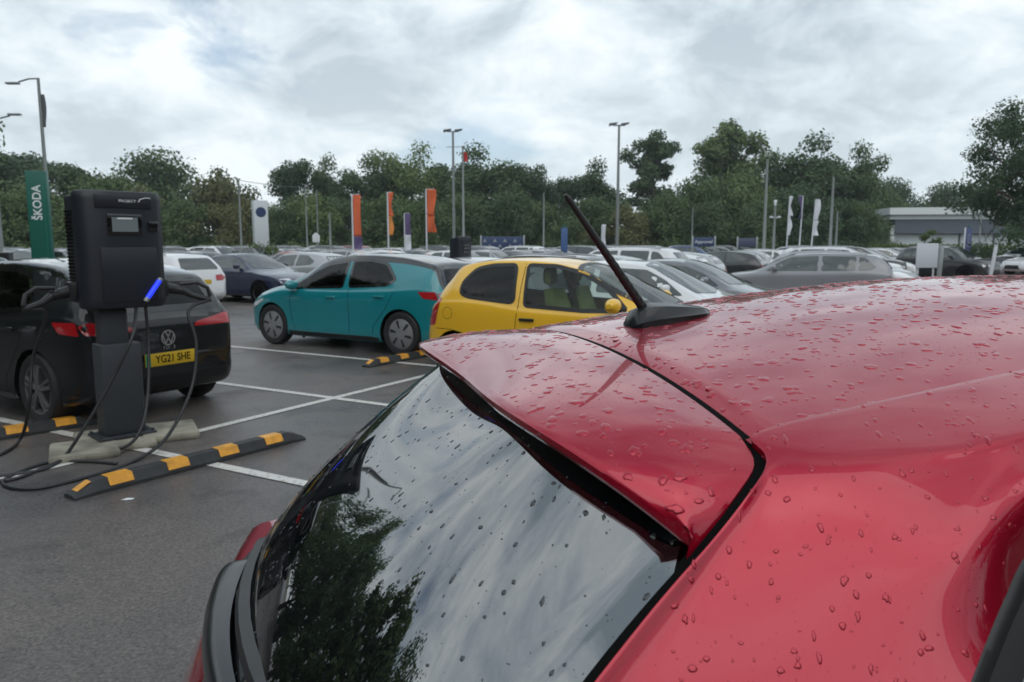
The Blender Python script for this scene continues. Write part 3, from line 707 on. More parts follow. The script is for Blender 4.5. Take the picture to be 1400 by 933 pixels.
def far_mesh(kind):
    P = shell_parts(CARSETS[kind], 44, False); mb = MB()
    order = [PAINTS['white'], M['dark_glass'], M['tyre'], M['rim_silver'], M['red_lamp'], M['clear_lamp'], M['black_plastic'], M['plate_yellow'], M['ink']]
    ix = {'dark_glass': 1, 'tyre': 2, 'rim_silver': 3, 'red_lamp': 4, 'clear_lamp': 5, 'black_plastic': 6, 'plate_yellow': 7}
    def put(m, i): mb.cur = i; mb.add(m.v, m.f)
    for k, lst in P.items():
        if k == '_wheels':
            for ar, t, r in lst: put(ar, 8); put(t, 2); put(r, 3)
        else:
            for m in lst: put(m, ix[SLOTMATS[k]] if k in SLOTMATS else 0)
    return mb.mesh('parked_car', order, True, 50)
def mid_car(kind, sp=None):
    """car with its parts as children (unplaced)"""
    P = shell_parts(sp or CARSETS[kind], 70, True); root = empty('parked_car')
    for k, lst in P.items():
        if k == '_wheels':
            for ar, t, r in lst:
                a = ar.build('wheel_arch', M['ink'], root); w = t.build('wheel', M['tyre'], root); r.build('rim', M['rim_silver'], w)
        else:
            for m in lst: m.build(k, M[SLOTMATS[k]] if k in SLOTMATS else PAINTS['white'], root, angle=50)
    return root
def colour_tree(root, m):
    for ch in root.children:
        if ch.name.split('.')[0] in ('body', 'door_mirror'):
            ch.material_slots[0].link = 'OBJECT'; ch.material_slots[0].material = m

# near cars
t1, _ = detailed_car('electric_hatchback', 'turquoise hatchback with grey aero wheel covers and black roof', 'car', ELEC, M['teal'], (-2.46, 12.67), R(150), roof_mat=M['black_gloss'])
ELB = dict(ELEC); ELB['wheel'] = 'spoke'; M['rim_dark'] = mat('rim_dark', (.16, .165, .17), .3, metal=.5); ELB['rim'] = 'rim_dark'; ELB['handles'] = [(.02, .865, 'black_paint'), (-.97, .905, 'black_paint')]
ELB['patches'] = [p for p in ELEC['patches']]
t2, carB = detailed_car('electric_hatchback', 'black hatchback with five spoke wheels plugged in behind the charging post', 'car', ELB, M['black_paint'], (-5.18, 8.32), R(148), roof_mat=M['black_gloss'])
plate(carB, t2, 'B', 0.0, .60, M['plate_yellow'], 'YG21 SHE', .54, .125, True)
def roundel(parent, x, y, z, r, rot_z, ring, stroke, disc=None):
    o = MB()
    if disc is not None:
        o.lathe([(.001, 0), (r * .98, 0)], 28); 
    b = o.build('badge', disc, parent) if disc is not None else None
    mb = MB(); mb.lathe([(r * .86, .001), (r * .86, .004), (r, .004), (r, .0)], 32)
    def st(p, q, w=.07):
        p = Vector((p[0] * r, 0, p[1] * r)); q = Vector((q[0] * r, 0, q[1] * r)); d = (q - p).normalized(); n = Vector((-d.z, 0, d.x)) * w * r
        a = [p + n, p - n, q - n, q + n]; mb.add([(v.x, .0035, v.z) for v in a], [(0, 1, 2, 3)])
    for sx in (-1, 1):
        st((sx * .36, .78), (0, .10)); st((sx * .80, .38), (sx * .36, -.74)); st((sx * .36, -.74), (0, -.02))
    e = mb.build('badge_emblem' if b else 'badge', ring, b or parent, smooth=False)
    t = b or e
    t.location = (x, y, z); t.rotation_euler = (0, 0, rot_z); return t
px = carB.hit('B', 0, .865)[0].x
roundel(t2, px - .02, 0, .80, .075, R(90), M['chrome'], None, M['black_gloss'])
pl = carB.hit('B', 0, .70)[0].x
text_obj('I D . 3', .05, (pl - .012, 0, .705), (R(90), 0, R(-90)), M['chrome'], t2, 'badge_lettering', .001)
MINI['mirror_mat'] = M['yellow']
t3, carY = detailed_car('small_hatchback', 'small yellow three door hatchback with green seat covers', 'car', MINI, M['yellow'], (.67, 9.22), R(-30))

# ---- cars a few bays away, with their parts
MID = {}
PAINTS['mid grey'] = paint('mid_grey_car_paint', (.25, .255, .275))
def place_mid(kind, col, x, y, deg, label, name='parked_car', group='cars parked in the nearer rows'):
    if kind not in MID: o = MID[kind] = mid_car(kind)
    else: o = copy_tree(MID[kind])
    o.location = (x, y, 0); o.rotation_euler = (0, 0, R(deg)); tag(o, label, 'car', group); colour_tree(o, PAINTS[col]); return o
def rowpt(base, k, off=0.0):
    return base[0] + C_DIR[0] * 2.6 * k + A_DIR[0] * off, base[1] + C_DIR[1] * 2.6 * k + A_DIR[1] * off
YB = (.67, 9.22); TB = (-2.46, 12.67)
x, y = rowpt(YB, 1, .1); place_mid('hatch', 'white', x, y, -29, 'white hatchback parked just beyond the yellow car')
x, y = rowpt(YB, 2.05, -.2); place_mid('saloon', 'grey', x, y, -29, 'dark grey saloon parked two bays beyond the yellow car')
x, y = rowpt(YB, 5.3, .45); place_mid('estate', 'mid grey', x, y, 153, 'grey estate with roof rails and its red tail lamp to the right')
x, y = rowpt(YB, 6.3, 1.2); place_mid('hatch', 'white', x, y, -29, 'white hatchback with its bonnet beside the blank white board')
x, y = rowpt(YB, 7.3, .8); place_mid('estate', 'silver', x, y, -29, 'silver estate behind the white hatchback near the blank white board')
x, y = rowpt(YB, 8.4, .3); place_mid('suv', 'white', x, y, -29, 'tall white car beyond the grey estate')
x, y = gx(1292, 36), 36; place_mid('suv', 'black', x, y, -60, 'black tall car just right of the blank white board')
x, y = rowpt(TB, 1, 0); place_mid('hatch', 'white', x, y, 151, 'white hatchback behind the black charger and the yellow roof')
x, y = rowpt(TB, 2, 0); place_mid('estate', 'black', x, y, 151, 'black estate hidden behind the yellow car roof')
x, y = rowpt(TB, 3, .2); place_mid('hatch', 'silver', x, y, 151, 'silver hatchback roof between the aerial and the yellow car')
x, y = rowpt(TB, 4.1, 0); place_mid('suv', 'white', x, y, 151, 'white tall car roof behind the dark grey saloon')
CB = (-11.4, 18.2)
x, y = rowpt(CB, 1.0, 0); place_mid('estate', 'white', x, y, 151, 'white estate with dark rear window just right of the charger')
x, y = rowpt(CB, 2.15, .5); place_mid('saloon', 'navy', x, y, -30, 'dark navy saloon in front of the turquoise car bonnet')
x, y = rowpt(CB, 3.3, -.4); place_mid('hatch', 'silver', x, y, 151, 'silver hatchback behind the navy saloon windscreen')
x, y = rowpt(CB, 4.4, 0); place_mid('saloon', 'white', x, y, 151, 'white saloon behind the turquoise car windscreen')
x, y = rowpt(CB, -.6, 0); place_mid('hatch', 'white', x, y, -29, 'white hatchback far left beyond the black car roof')

# ---- packed rows far away, one mesh per kind
FAR = {k: far_mesh(k) for k in ('hatch', 'estate', 'suv', 'saloon')}
rr = random.Random(3); nfar = 0
KINDN = dict(hatch='hatchback', estate='estate', suv='tall car', saloon='saloon')
def far_car(kind, col, x, y, deg, label=None):
    o = bpy.data.objects.new('parked_car', FAR[kind]); link(o); o.location = (x, y, 0); o.rotation_euler = (0, 0, R(deg))
    o.material_slots[0].link = 'OBJECT'; o.material_slots[0].material = PAINTS[col]
    tag(o, label or 'distant %s %s in the packed rows before the tree line' % (col, KINDN[kind]), 'car', None if label else 'distant %s %ss in packed rows' % (col, KINDN[kind]))
    return o
COLS = ['white'] * 7 + ['silver'] * 5 + ['grey'] * 4 + ['black'] * 4 + ['navy'] * 2 + ['blue'] * 1 + ['red'] * 1
for ri, off in enumerate((-10.6, -15.6, -26.5, -31.6, -42.5, -47.6, -58.5, -63.6)):
    for k in range(-12, 36):
        x, y = rowpt(TB, k, off + rr.uniform(-.3, .3))
        u = 700 + F_PX * x / y if y > 3 else -999
        if y < 21 or y > 78 or not (-60 < u < 1215): continue
        if ri == 0 and k < 7: continue
        if abs(u - 55) < 28 and y < 40: continue
        if rr.random() < (.12 if ri < 2 else .30): continue
        far_car(rr.choice(['hatch', 'hatch', 'estate', 'suv', 'suv', 'saloon']), rr.choice(COLS), x, y, (-29 if ri % 2 == 0 else 151) + rr.uniform(-2, 2))
for k in range(5, 22):
    for base, deg in ((TB, 151), (YB, -29)):
        x, y = rowpt(base, k, rr.uniform(-.2, .2))
        if base is YB and k < 11: continue
        if y > 70 or rr.random() < .15: continue
        far_car(rr.choice(['hatch', 'suv', 'estate', 'hatch']), rr.choice(COLS), x, y, deg)
far_car('suv', 'black', 31.6, 45.5, 200, 'black car at the right edge near the oak tree')
far_car('hatch', 'white', 30.2, 42.5, 195, 'white car at the right edge near the oak tree')
far_car('hatch', 'silver', 29.4, 58, 190, 'silver car beside the blue totem before the hedge')
far_car('estate', 'black', 26.2, 49.0, 95, 'black car with its rear to the paved forecourt')

# ------------------------------------------------------------------ charging posts, wheel stops, cables
M['charger'] = mat('charger_dark_grey', (.013, .0165, .024), .42, var=.06, vscale=3)
M['charger_post'] = mat('charger_post_grey', (.036, .042, .050), .45, var=.08, vscale=6)
M['concrete'] = mat('concrete', (.27, .255, .205), .85, var=.45, vscale=5, bump=.3, bscale=60)
M['rubber'] = mat('black_rubber', (.028, .030, .032), .6, var=.25, vscale=12, bump=.25, bscale=90)
M['amber'] = mat('amber_reflector', (.72, .33, .03), .45, var=.25, vscale=14, bump=.2, bscale=70)
M['cable'] = mat('cable_black', (.020, .021, .023), .45)
M['screen'] = mat('charger_screen', (.05, .06, .065), .2, emit=((.35, .42, .45), .12))
M['blue_led'] = mat('blue_light_strip', (.02, .04, .7), .3, emit=((.02, .05, 1.0), .75))

def charger_unit(label, loc, rz, detail=True, lettering=True):
    root = empty('charging_post', (*loc, 0), rz); tag(root, label, 'charger')
    # local: x right along the front, -y is the front
    mb = MB(); mb.box((.02, 0, .48), (.33, .20, .78), bev=.012); mb.build('pillar', M['charger_post'], root)
    mb = MB(); mb.box((.0, .03, .98), (.22, .14, .36), bev=.01); mb.build('pillar_neck', M['charger_post'], root)
    mb = MB(); mb.box((.02, 0, .078), (.46, .32, .02), bev=.004); 
    for sx in (-.19, .23):
        for sy in (-.12, .12): mb.lathe([(.001, .018), (.014, .018), (.014, .0)], 6, 'z', (sx, sy, .09))
    mb.build('base_plate', M['charger_post'], root)
    # cabinet: rear box with vents and a bowed front cover
    mb = MB(); mb.box((0, .10, 1.67), (.66, .26, 1.02), bev=.02); cab = mb.build('cabinet', M['charger'], root)
    mb = MB(); P = []
    zs = [1.105, 1.112, 1.14, 1.2, 2.14, 2.19, 2.215, 2.22]; ins = [.06, .03, .008, 0, 0, .01, .03, .06]
    for z, i_ in zip(zs, ins):
        w = .34 - i_ * .6; d = -.165 + i_ * .5
        P.append([(-w, .0, z), (-w, -.06 - .0, z), (-w + .03, d + .03, z), (-w + .075, d, z), (-.1, d - .012, z), (.1, d - .012, z), (w - .075, d, z), (w - .03, d + .03, z), (w, -.06, z), (w, .0, z)])
    mb.grid(P); mb.add(P[0], [tuple(range(10))]); mb.add(P[-1], [tuple(range(10))])
    fr = mb.build('front_cover', M['charger'], root, angle=35)
    mb = MB(); mb.box((.02, -.178, 1.43), (.44, .012, .52), bev=.004); mb.build('cover_panel', M['charger'], fr)
    mb = MB(); mb.box((.0, -.178, 2.12), (.44, .012, .12), bev=.004); mb.build('name_panel', M['charger'], fr)
    for o_ in (cab, fr): o_.scale = (1, 1, .87); o_.location = (.09, 0, .209)
    if detail:
        for sx in (-.335, .335):
            mb = MB()
            for k in range(24): mb.box((sx, .10, 1.27 + k * .033), (.012, .19, .014))
            mb.build('vent_grille', M['ink'], cab)
        mb = MB(); mb.box((.0, -.181, 1.905), (.27, .012, .20), bev=.004); sc_ = mb.build('display', M['black_gloss'], fr)
        mb = MB(); mb.box((.0, -.188, 1.905), (.20, .006, .135)); s2 = mb.build('screen', M['screen'], sc_)
        mb = MB(); mb.box((.0, -.1915, 1.962), (.12, .002, .014)); mb.build('screen_banner', M['white_ink'], sc_)
        mb = MB(); mb.box((.225, -.182, 1.89), (.075, .014, .10), bev=.006); mb.build('card_reader', M['black_gloss'], fr)
        if lettering:
            text_obj('PROJECT', .034, (.03, -.186, 2.125), (R(90), 0, 0), M['white_ink'], fr, 'lettering', .001)
            mb = MB()
            pts = [(.115 + .012 * math.sin(t * 3), -.187, 2.12 + .05 * t) for t in np.linspace(0, .5, 5)] + [(.14 + .09 * t, -.187, 2.15 + .012 * math.sin(t * 3)) for t in np.linspace(0, .8, 6)]
            mb.tube(pts, .004, 5); mb.build('swoosh_mark', M['white_ink'], fr)
        mb = MB()
        mb.tube([(.14, -.195, 1.20), (.245, -.195, 1.365)], .021, 10); led = mb.build('light_strip', M['blue_led'], fr)
        mb = MB(); mb.tube([(.120, -.195, 1.168), (.14, -.195, 1.20)], .022, 10); mb.build('strip_cap', M['steel'], led)
        mb = MB(); mb.tube([(.245, -.195, 1.365), (.258, -.195, 1.386)], .022, 10); mb.build('strip_cap', M['steel'], led)
        for sd in (-1, 1):   # plug holsters and the plugs in them
            mb = MB(); mb.box((sd * .36, .06, 1.27), (.07, .14, .16), bev=.02); mb.tube([(sd * .38, .06, 1.27), (sd * .47, .04, 1.25)], [.05, .045], 12); hol = mb.build('plug_holster', M['black_plastic'], root); hol.location = (.09, 0, .05)
            mb = MB(); a = sd
            mb.tube([(a * .46, .04, 1.25), (a * .53, .02, 1.24)], [.040, .043], 12)
            mb.tube([(a * .50, .02, 1.30), (a * .64, -.02, 1.31), (a * .72, -.05, 1.26), (a * .74, -.06, 1.18)], [.016, .018, .018, .02], 8)
            mb.tube([(a * .52, .02, 1.24), (a * .60, -.01, 1.19), (a * .68, -.04, 1.165), (a * .74, -.06, 1.15)], [.035, .026, .024, .024], 10)
            mb.build('charging_plug', M['black_plastic'], hol)
    else:
        mb = MB(); mb.box((.0, -.181, 1.905), (.27, .012, .20), bev=.004); mb.build('display', M['black_gloss'], fr)
    return root
CH = (-3.40, 6.26); CHA = R(46)
charger_unit('dark grey charging post with a small screen and blue light strip beside the black car', CH, CHA)
q = P0 + C_DIR * 9.55 + A_DIR * .0
fc = charger_unit('far black charging post between the turquoise and yellow cars', (-1.02, 14.6), R(50), detail=False); fc.scale = (.55, .7, .87)

def wheel_stop(label, p, q):
    p = np.array(p); q = np.array(q); d = q - p; L = float(np.linalg.norm(d)); mid = (p + q) / 2
    root = empty('wheel_stop', (mid[0], mid[1], .0), math.atan2(d[1], d[0])); tag(root, label, 'wheel stop', 'wheel stops of the charging bays')
    def cs(x, sc):   # cross-section
        h = .10 * sc; return [(x, -.075, .004), (x, -.075, .03 * max(.6, sc)), (x, -.045, h), (x, .045, h), (x, .075, .03 * max(.6, sc)), (x, .075, .004)]
    mb = MB(); X = [-L / 2, -L / 2 + .02, -L / 2 + .16, L / 2 - .16, L / 2 - .02, L / 2]; S = [.32, .42, 1, 1, .42, .32]
    P = [cs(a, b) for a, b in zip(X, S)]; mb.grid(P); mb.add(P[0], [tuple(range(6))]); mb.add(P[-1], [tuple(range(6))])
    mb.build('rubber_kerb', M['rubber'], root, angle=20)
    for c in (-.60, -.20, .20, .60):
        mb = MB(); x0 = c * L / 1.8 - .085; x1 = c * L / 1.8 + .085
        P = [[(x, -.0765, .046), (x, -.0462, .1025), (x, .0462, .1025), (x, .0765, .046)] for x in (x0, x1)]
        mb.grid(P); mb.build('reflector', M['amber'], root, smooth=False)
    for sd in (-1, 1):
        mb = MB(); x0, x1 = sd * (L / 2 - .035), sd * (L / 2 - .13)
        P = [(x0, -.040, .052), (x1, -.036, .0975), (x1, .036, .0975), (x0, .040, .052)]; mb.add(P, [(0, 1, 2, 3)]); mb.build('reflector', M['amber'], root, smooth=False)
    return root
wheel_stop('black and amber wheel stop in front of the charging post', (-2.98, 4.80), (-1.87, 6.37))
wheel_stop('black and amber wheel stop behind the black car rear wheel', (-5.15, 5.65), (-3.98, 6.95))
wheel_stop('black and amber wheel stop at the rear wheel of the turquoise car', (-2.04, 10.18), (-.98, 11.75))

def pad(name, label, c, d, rz):
    mb = MB(); mb.box((0, 0, d[2] / 2), d, bev=.03); o = mb.build(name, M['concrete'], None, angle=30); o.location = (c[0], c[1], .0); o.rotation_euler = (0, 0, rz); tag(o, label, 'concrete base'); return o
root = empty('concrete_base', (-3.32, 6.20, 0), R(33)); tag(root, 'pale weathered concrete base under the charging post', 'concrete base')
for (cx, cy, dx, dy, dz) in ((-.32, -.15, .50, .52, .065), (.36, .13, .46, .54, .07), (-.06, .26, .62, .40, .062), (.06, -.02, .34, .50, .058)):
    mb = MB(); mb.box((cx, cy, dz / 2), (dx, dy, dz), rz=R(random.uniform(-6, 6)), bev=.025); mb.build('concrete_block', M['concrete'], root, angle=30)

def local(rz, c, p): return (c[0] + p[0] * math.cos(rz) - p[1] * math.sin(rz), c[1] + p[0] * math.sin(rz) + p[1] * math.cos(rz), p[2])
def cable(label, pts, r=.014):
    P = cr(pts, 10); mb = MB(); mb.tube([tuple(p) for p in P], r, 8); o = mb.build('charging_cable', M['cable'], None, angle=180); tag(o, label, 'cable', 'cables of the charging post'); return o
def gp(u, v, z=.015):
    b = v - 466.5; a = u - 700; d = np.array([a, F_PX * math.cos(PITCH) - b * math.sin(PITCH), -b * math.cos(PITCH) - F_PX * math.sin(PITCH)]); t = (z - CAMH) / d[2]
    return (d[0] * t, d[1] * t, z)
def ap(u, v, Y):
    """point seen at (u, v), Y metres ahead"""
    b = v - 466.5; a = u - 700; d = np.array([a, F_PX * math.cos(PITCH) - b * math.sin(PITCH), -b * math.cos(PITCH) - F_PX * math.sin(PITCH)]); t = Y / d[1]
    return (d[0] * t, Y, CAMH + d[2] * t)
cable('cable hanging from the right holster and looping on the asphalt', [local(CHA, CH, (.83, -.06, 1.20)), ap(258, 425, 6.6), ap(268, 470, 6.55), ap(262, 530, 6.4), ap(228, 598, 6.0), gp(180, 632), gp(110, 655), gp(50, 668), gp(12, 666), gp(8, 655), gp(60, 634), gp(110, 631), gp(160, 634)])
cable('cable from under the cabinet running down the pillar front to the ground', [local(CHA, CH, (.24, -.10, 1.19)), ap(203, 470, 6.35), ap(202, 540, 6.2), ap(192, 588, 6.0), ap(168, 612, 5.9), gp(110, 620, .05), gp(60, 640), gp(20, 655), gp(-30, 660)])
cable('cable slanting down across the pillar from the light strip', [local(CHA, CH, (.16, -.12, 1.19)), ap(181, 460, 6.02), ap(152, 522, 5.9), ap(112, 590, 5.75), gp(85, 628, .03), gp(60, 642), gp(10, 650), gp(-40, 655)])
cable('cable from the left holster running to the black car', [local(CHA, CH, (-.65, -.06, 1.20)), ap(62, 430, 5.9), ap(45, 490, 5.95), ap(40, 555, 5.9), gp(28, 600, .06), gp(0, 622), gp(-60, 640)])
mb = MB(); mb.add([(0, 0, 0), (.07, .01, 0), (.075, .04, 0), (.02, .045, 0), (0.03, .02, .008)], [(0, 1, 4), (1, 2, 4), (2, 3, 4), (3, 0, 4)]); o = mb.build('litter_scrap', M['white_ink']); o.location = gp(165, 684, .006); tag(o, 'small white scrap of litter before the nearest wheel stop', 'litter')

# ------------------------------------------------------------------ trees, hedges
def leaf_mat(name, a, b):
    m = bpy.data.materials.new(name); m.use_nodes = True; nt = m.node_tree; N = nt.nodes.new; L = nt.links.new; bs = nt.nodes['Principled BSDF']
    tc = N('ShaderNodeTexCoord'); n = N('ShaderNodeTexNoise'); n.inputs['Scale'].default_value = .55; n.inputs['Detail'].default_value = 5; n.inputs['Roughness'].default_value = .7; L(tc.outputs['Object'], n.inputs['Vector'])
    oi = N('ShaderNodeObjectInfo'); ad = N('ShaderNodeMath'); ad.operation = 'MULTIPLY_ADD'; ad.inputs[1].default_value = .35; L(oi.outputs['Random'], ad.inputs[0]); L(n.outputs['Fac'], ad.inputs[2])
    r = N('ShaderNodeValToRGB'); r.color_ramp.elements[0].position = .40; r.color_ramp.elements[0].color = (*a, 1); r.color_ramp.elements[1].position = .95; r.color_ramp.elements[1].color = (*b, 1); L(ad.outputs[0], r.inputs[0])
    L(r.outputs[0], bs.inputs['Base Color']); bs.inputs['Roughness'].default_value = .6; bs.inputs['Specular IOR Level'].default_value = .3
    tl = N('ShaderNodeBsdfTranslucent'); L(r.outputs[0], tl.inputs[0]); mx = N('ShaderNodeMixShader'); mx.inputs[0].default_value = .25
    out = nt.nodes['Material Output']; L(bs.outputs[0], mx.inputs[1]); L(tl.outputs[0], mx.inputs[2]); L(mx.outputs[0], out.inputs[0]); return m
M['leaf_dark'] = leaf_mat('dark_leaves', (.045, .086, .042), (.11, .16, .062))
M['leaf_mid'] = leaf_mat('mid_leaves', (.064, .112, .044), (.15, .205, .070))
M['leaf_olive'] = leaf_mat('olive_leaves', (.088, .100, .045), (.17, .178, .072))
M['leaf_hedge'] = leaf_mat('hedge_leaves', (.07, .11, .025), (.13, .18, .045))
M['bark'] = mat('bark', (.09, .075, .06), .9, var=.3, vscale=3, bump=.5, bscale=12)

def leaves_mesh(name, clumps, n, size, m, rng, up=.45):
    """clumps: list of (centre, radii); leaf quads scattered near clump surfaces"""
    ctr = np.array([c for c, r in clumps]); rad = np.array([r for c, r in clumps])
    wgt = (rad[:, 0] * rad[:, 1]); wgt = wgt / wgt.sum()
    k = rng.choice(len(clumps), n, p=wgt)
    d = rng.normal(size=(n, 3)); d /= np.linalg.norm(d, axis=1)[:, None]
    rr_ = (rng.random(n) ** .45)[:, None] * (1 + .12 * rng.normal(size=(n, 1)))
    P = ctr[k] + d * rad[k] * rr_
    nrm = d + rng.normal(size=(n, 3)) * .7 + np.array([0, 0, up]); nrm /= np.linalg.norm(nrm, axis=1)[:, None]
    t = np.cross(nrm, rng.normal(size=(n, 3))); t /= np.linalg.norm(t, axis=1)[:, None]; b = np.cross(nrm, t)
    s = (size * (.6 + .8 * rng.random(n)))[:, None]
    V = np.stack([P - t * s * .5, P + b * s * .36 + t * s * .05, P + t * s * .55, P - b * s * .36 + t * s * .05], 1).reshape(-1, 3)
    me = bpy.data.meshes.new(name); me.vertices.add(4 * n); me.vertices.foreach_set('co', V.ravel().astype(np.float32))
    me.loops.add(4 * n); me.loops.foreach_set('vertex_index', np.arange(4 * n, dtype=np.int32)); me.polygons.add(n)
    me.polygons.foreach_set('loop_start', np.arange(0, 4 * n, 4, dtype=np.int32)); me.polygons.foreach_set('loop_total', np.full(n, 4, dtype=np.int32))
    me.materials.append(m); me.update(calc_edges=True); me.validate(); return me

def tree_meshes(seed, h, w, trunk_h, shape, n, size, m, nl=9, gaps=1.0):
    """returns trunk mesh, crown mesh; h height, w crown width, trunk_h where the crown begins"""
    rng = np.random.default_rng(seed); mb = MB(); clumps = []
    tr = h * .022 + .06
    top = h * .78
    bend = rng.normal(size=2) * h * .015
    tp = [(bend[0] * math.sin(t * 3), bend[1] * math.sin(t * 2.2), t * top) for t in np.linspace(0, 1, 7)]
    mb.tube(tp, [tr * (1.35 if i == 0 else 1) * (1 - .8 * i / 6) for i in range(7)], 8)
    for i in range(nl):
        f = trunk_h / h + (i + .5) / nl * (.92 - trunk_h / h)
        z = f * h; a = i * 2.4 + rng.random()
        if shape == 'oak': rad = w / 2 * (math.sin(math.pi * min(1, max(.08, ((z - trunk_h) / (h - trunk_h)) * .80 + .18))) ** .6)
        elif shape == 'tall': rad = w / 2 * (.55 + .45 * math.sin(math.pi * ((z - trunk_h) / (h - trunk_h)) ** .8))
        else: rad = w / 2 * (1 - ((z - trunk_h) / (h - trunk_h)) ** 2.2) ** .5
        rad *= .75 + .4 * rng.random()
        z0 = max(trunk_h * .8, z - rad * .5) * .95; z0 = min(z0, top * .95)
        base = np.array([0, 0, z0]); tip = np.array([math.cos(a) * rad * .8, math.sin(a) * rad * .8, z])
        midp = (base + tip) / 2 + np.array([0, 0, -rad * .06]) + rng.normal(size=3) * rad * .06
        mb.tube([base, midp, tip], [tr * .45, tr * .28, tr * .08], 5)
        for j in range(5):
            t = .45 + .62 * rng.random(); c = base + (tip - base) * t + rng.normal(size=3) * rad * .24
            cr_ = w * (.115 + .085 * rng.random()); clumps.append((c, np.array([cr_, cr_, cr_ * .72]) * gaps))
            mb.tube([base + (tip - base) * min(t, .9), c], [tr * .14, tr * .04], 4, False)
    for j in range(5):
        c = np.array([0, 0, h * (.90 - .06 * j)]) + rng.normal(size=3) * w * .06; cr_ = w * (.11 + .07 * rng.random()); clumps.append((c, np.array([cr_, cr_, cr_ * .75]) * gaps))
    return mb.mesh('trunk', M['bark']), leaves_mesh('crown', clumps, int(n * 1.35), size, m, rng)

TV = {}
def tree_kind(key):
    if key in TV: return TV[key]
    spec = dict(
        oakA=(11, 14, 12, 2.2, 'oak', 15000, .36, 'leaf_dark', 11), oakB=(12, 14, 14, 1.8, 'oak', 15000, .36, 'leaf_mid', 12), oakC=(13, 14, 10, 2.0, 'oak', 13000, .34, 'leaf_dark', 10),
        tallA=(14, 19, 8, 3, 'tall', 14000, .38, 'leaf_dark', 13), tallB=(15, 20, 10, 4, 'oak', 15000, .40, 'leaf_mid', 12),
        bushA=(16, 9, 12, .2, 'dome', 13000, .34, 'leaf_mid', 12), bushB=(17, 7, 9, .1, 'dome', 10000, .30, 'leaf_olive', 11), bushC=(18, 9, 13, .2, 'dome', 13000, .34, 'leaf_dark', 12),
        near=(21, 15, 15, 5.0, 'oak', 21000, .25, 'leaf_dark', 17))[key]
    s = spec; TV[key] = tree_meshes(s[0], s[1], s[2], s[3], s[4], s[5], s[6], M[s[7]], s[8], .62 if key == 'near' else 1.0) + (s[1], s[2]); return TV[key]
def tree(key, x, y, h, w, label, name='tree', group=None, rz=None):
    tm, cm, h0, w0 = tree_kind(key); root = empty(name, (x, y, 0), rr.uniform(0, 6.28) if rz is None else rz); tag(root, label, 'tree', group)
    root.scale = (w / w0, w / w0, h / h0)
    for nm, me in (('trunk', tm), ('crown', cm)):
        o = bpy.data.objects.new(nm, me); link(o); o.parent = root
    return root
def top_h(v, d): return CAMH + (VH - v) * d / F_PX
# (column, row of the top, width in px, distance, kind, label or None)
TL = [
    (-40, 216, 150, 88, 'oakC', None), (35, 205, 140, 92, 'oakC', 'pale topped tree rising behind the green totem'), (112, 226, 110, 90, 'oakC', 'loose green tree between the green totem and the charger'),
    (150, 245, 120, 84, 'bushA', None), (225, 226, 150, 104, 'bushC', 'broad dark dome shaped tree above the charger'), (300, 240, 100, 84, 'bushB', 'olive rounded tree just right of the charger'), (330, 275, 70, 80, 'bushB', None),
    (190, 262, 110, 80, 'bushB', None), (60, 262, 130, 80, 'bushA', None), (-20, 262, 120, 80, 'bushB', None),
    (405, 218, 76, 94, 'oakC', 'round topped dark tree above the white totem'), (450, 228, 70, 96, 'oakA', None), (372, 285, 70, 84, 'bushA', None), (430, 270, 90, 80, 'bushA', None),
    (505, 226, 90, 94, 'oakA', 'dark tree above the leftmost orange banner'), (548, 212, 100, 96, 'oakB', 'tall tree between the orange banners'), (600, 222, 90, 96, 'oakC', None), (655, 214, 110, 94, 'oakA', 'broad dark tree behind the flag mast'), (706, 222, 80, 96, 'oakC', None),
    (470, 280, 100, 82, 'bushC', None), (540, 272, 110, 82, 'bushA', None), (620, 276, 110, 82, 'bushC', None), (690, 272, 100, 82, 'bushC', None),
    (742, 250, 60, 98, 'bushC', None), (775, 240, 60, 98, 'oakC', None), (812, 232, 80, 96, 'oakA', 'dark tree just left of the tallest floodlight'), (745, 285, 100, 84, 'bushC', None), (815, 280, 90, 84, 'bushC', None),
    (890, 176, 66, 104, 'tallA', 'tall narrow tree standing clear above the row'), (905, 270, 90, 82, 'bushA', None), (862, 285, 70, 80, 'bushB', None),
    (992, 166, 104, 108, 'tallB', 'tall spreading tree highest on the skyline'), (955, 252, 110, 88, 'bushA', None), (1010, 240, 120, 90, 'bushA', 'bright green bushy tree below the highest tree'), (1060, 226, 90, 96, 'oakC', None),
    (1110, 202, 120, 94, 'oakA', 'broad dark tree behind the white flags'), (1165, 212, 80, 94, 'oakA', 'dark tree at the left end of the pale building'), (1190, 250, 70, 90, 'bushC', None), (1090, 270, 110, 82, 'bushC', None), (1150, 280, 90, 82, 'bushC', None),
    (1225, 256, 70, 118, 'bushC', None), (1280, 262, 80, 120, 'bushC', None), (1180, 285, 60, 80, 'bushC', None), (960, 285, 90, 80, 'bushC', None), (1035, 282, 90, 80, 'bushC', None),
    (1340, 262, 90, 122, 'bushC', None), (1420, 255, 100, 120, 'bushC', None), (580, 282, 90, 80, 'bushA', None), (250, 278, 90, 79, 'bushA', None), (110, 280, 100, 78, 'bushA', None), (0, 285, 100, 78, 'bushC', None), (400, 290, 80, 79, 'bushC', None)]
NMK = dict(oakA='dark spreading', oakB='green spreading', oakC='dark loose crowned', bushA='mid green bushy', bushB='olive bushy', bushC='dark bushy')
for (u, v, wpx, d, key, lab) in TL:
    x = gx(u, d); tree(key, x, d, top_h(v, d), wpx * d / F_PX * 1.12, lab or NMK[key] + ' tree in the continuous tree line behind the car park', group='trees in the line behind the car park' if lab else NMK[key] + ' trees in the tree line')
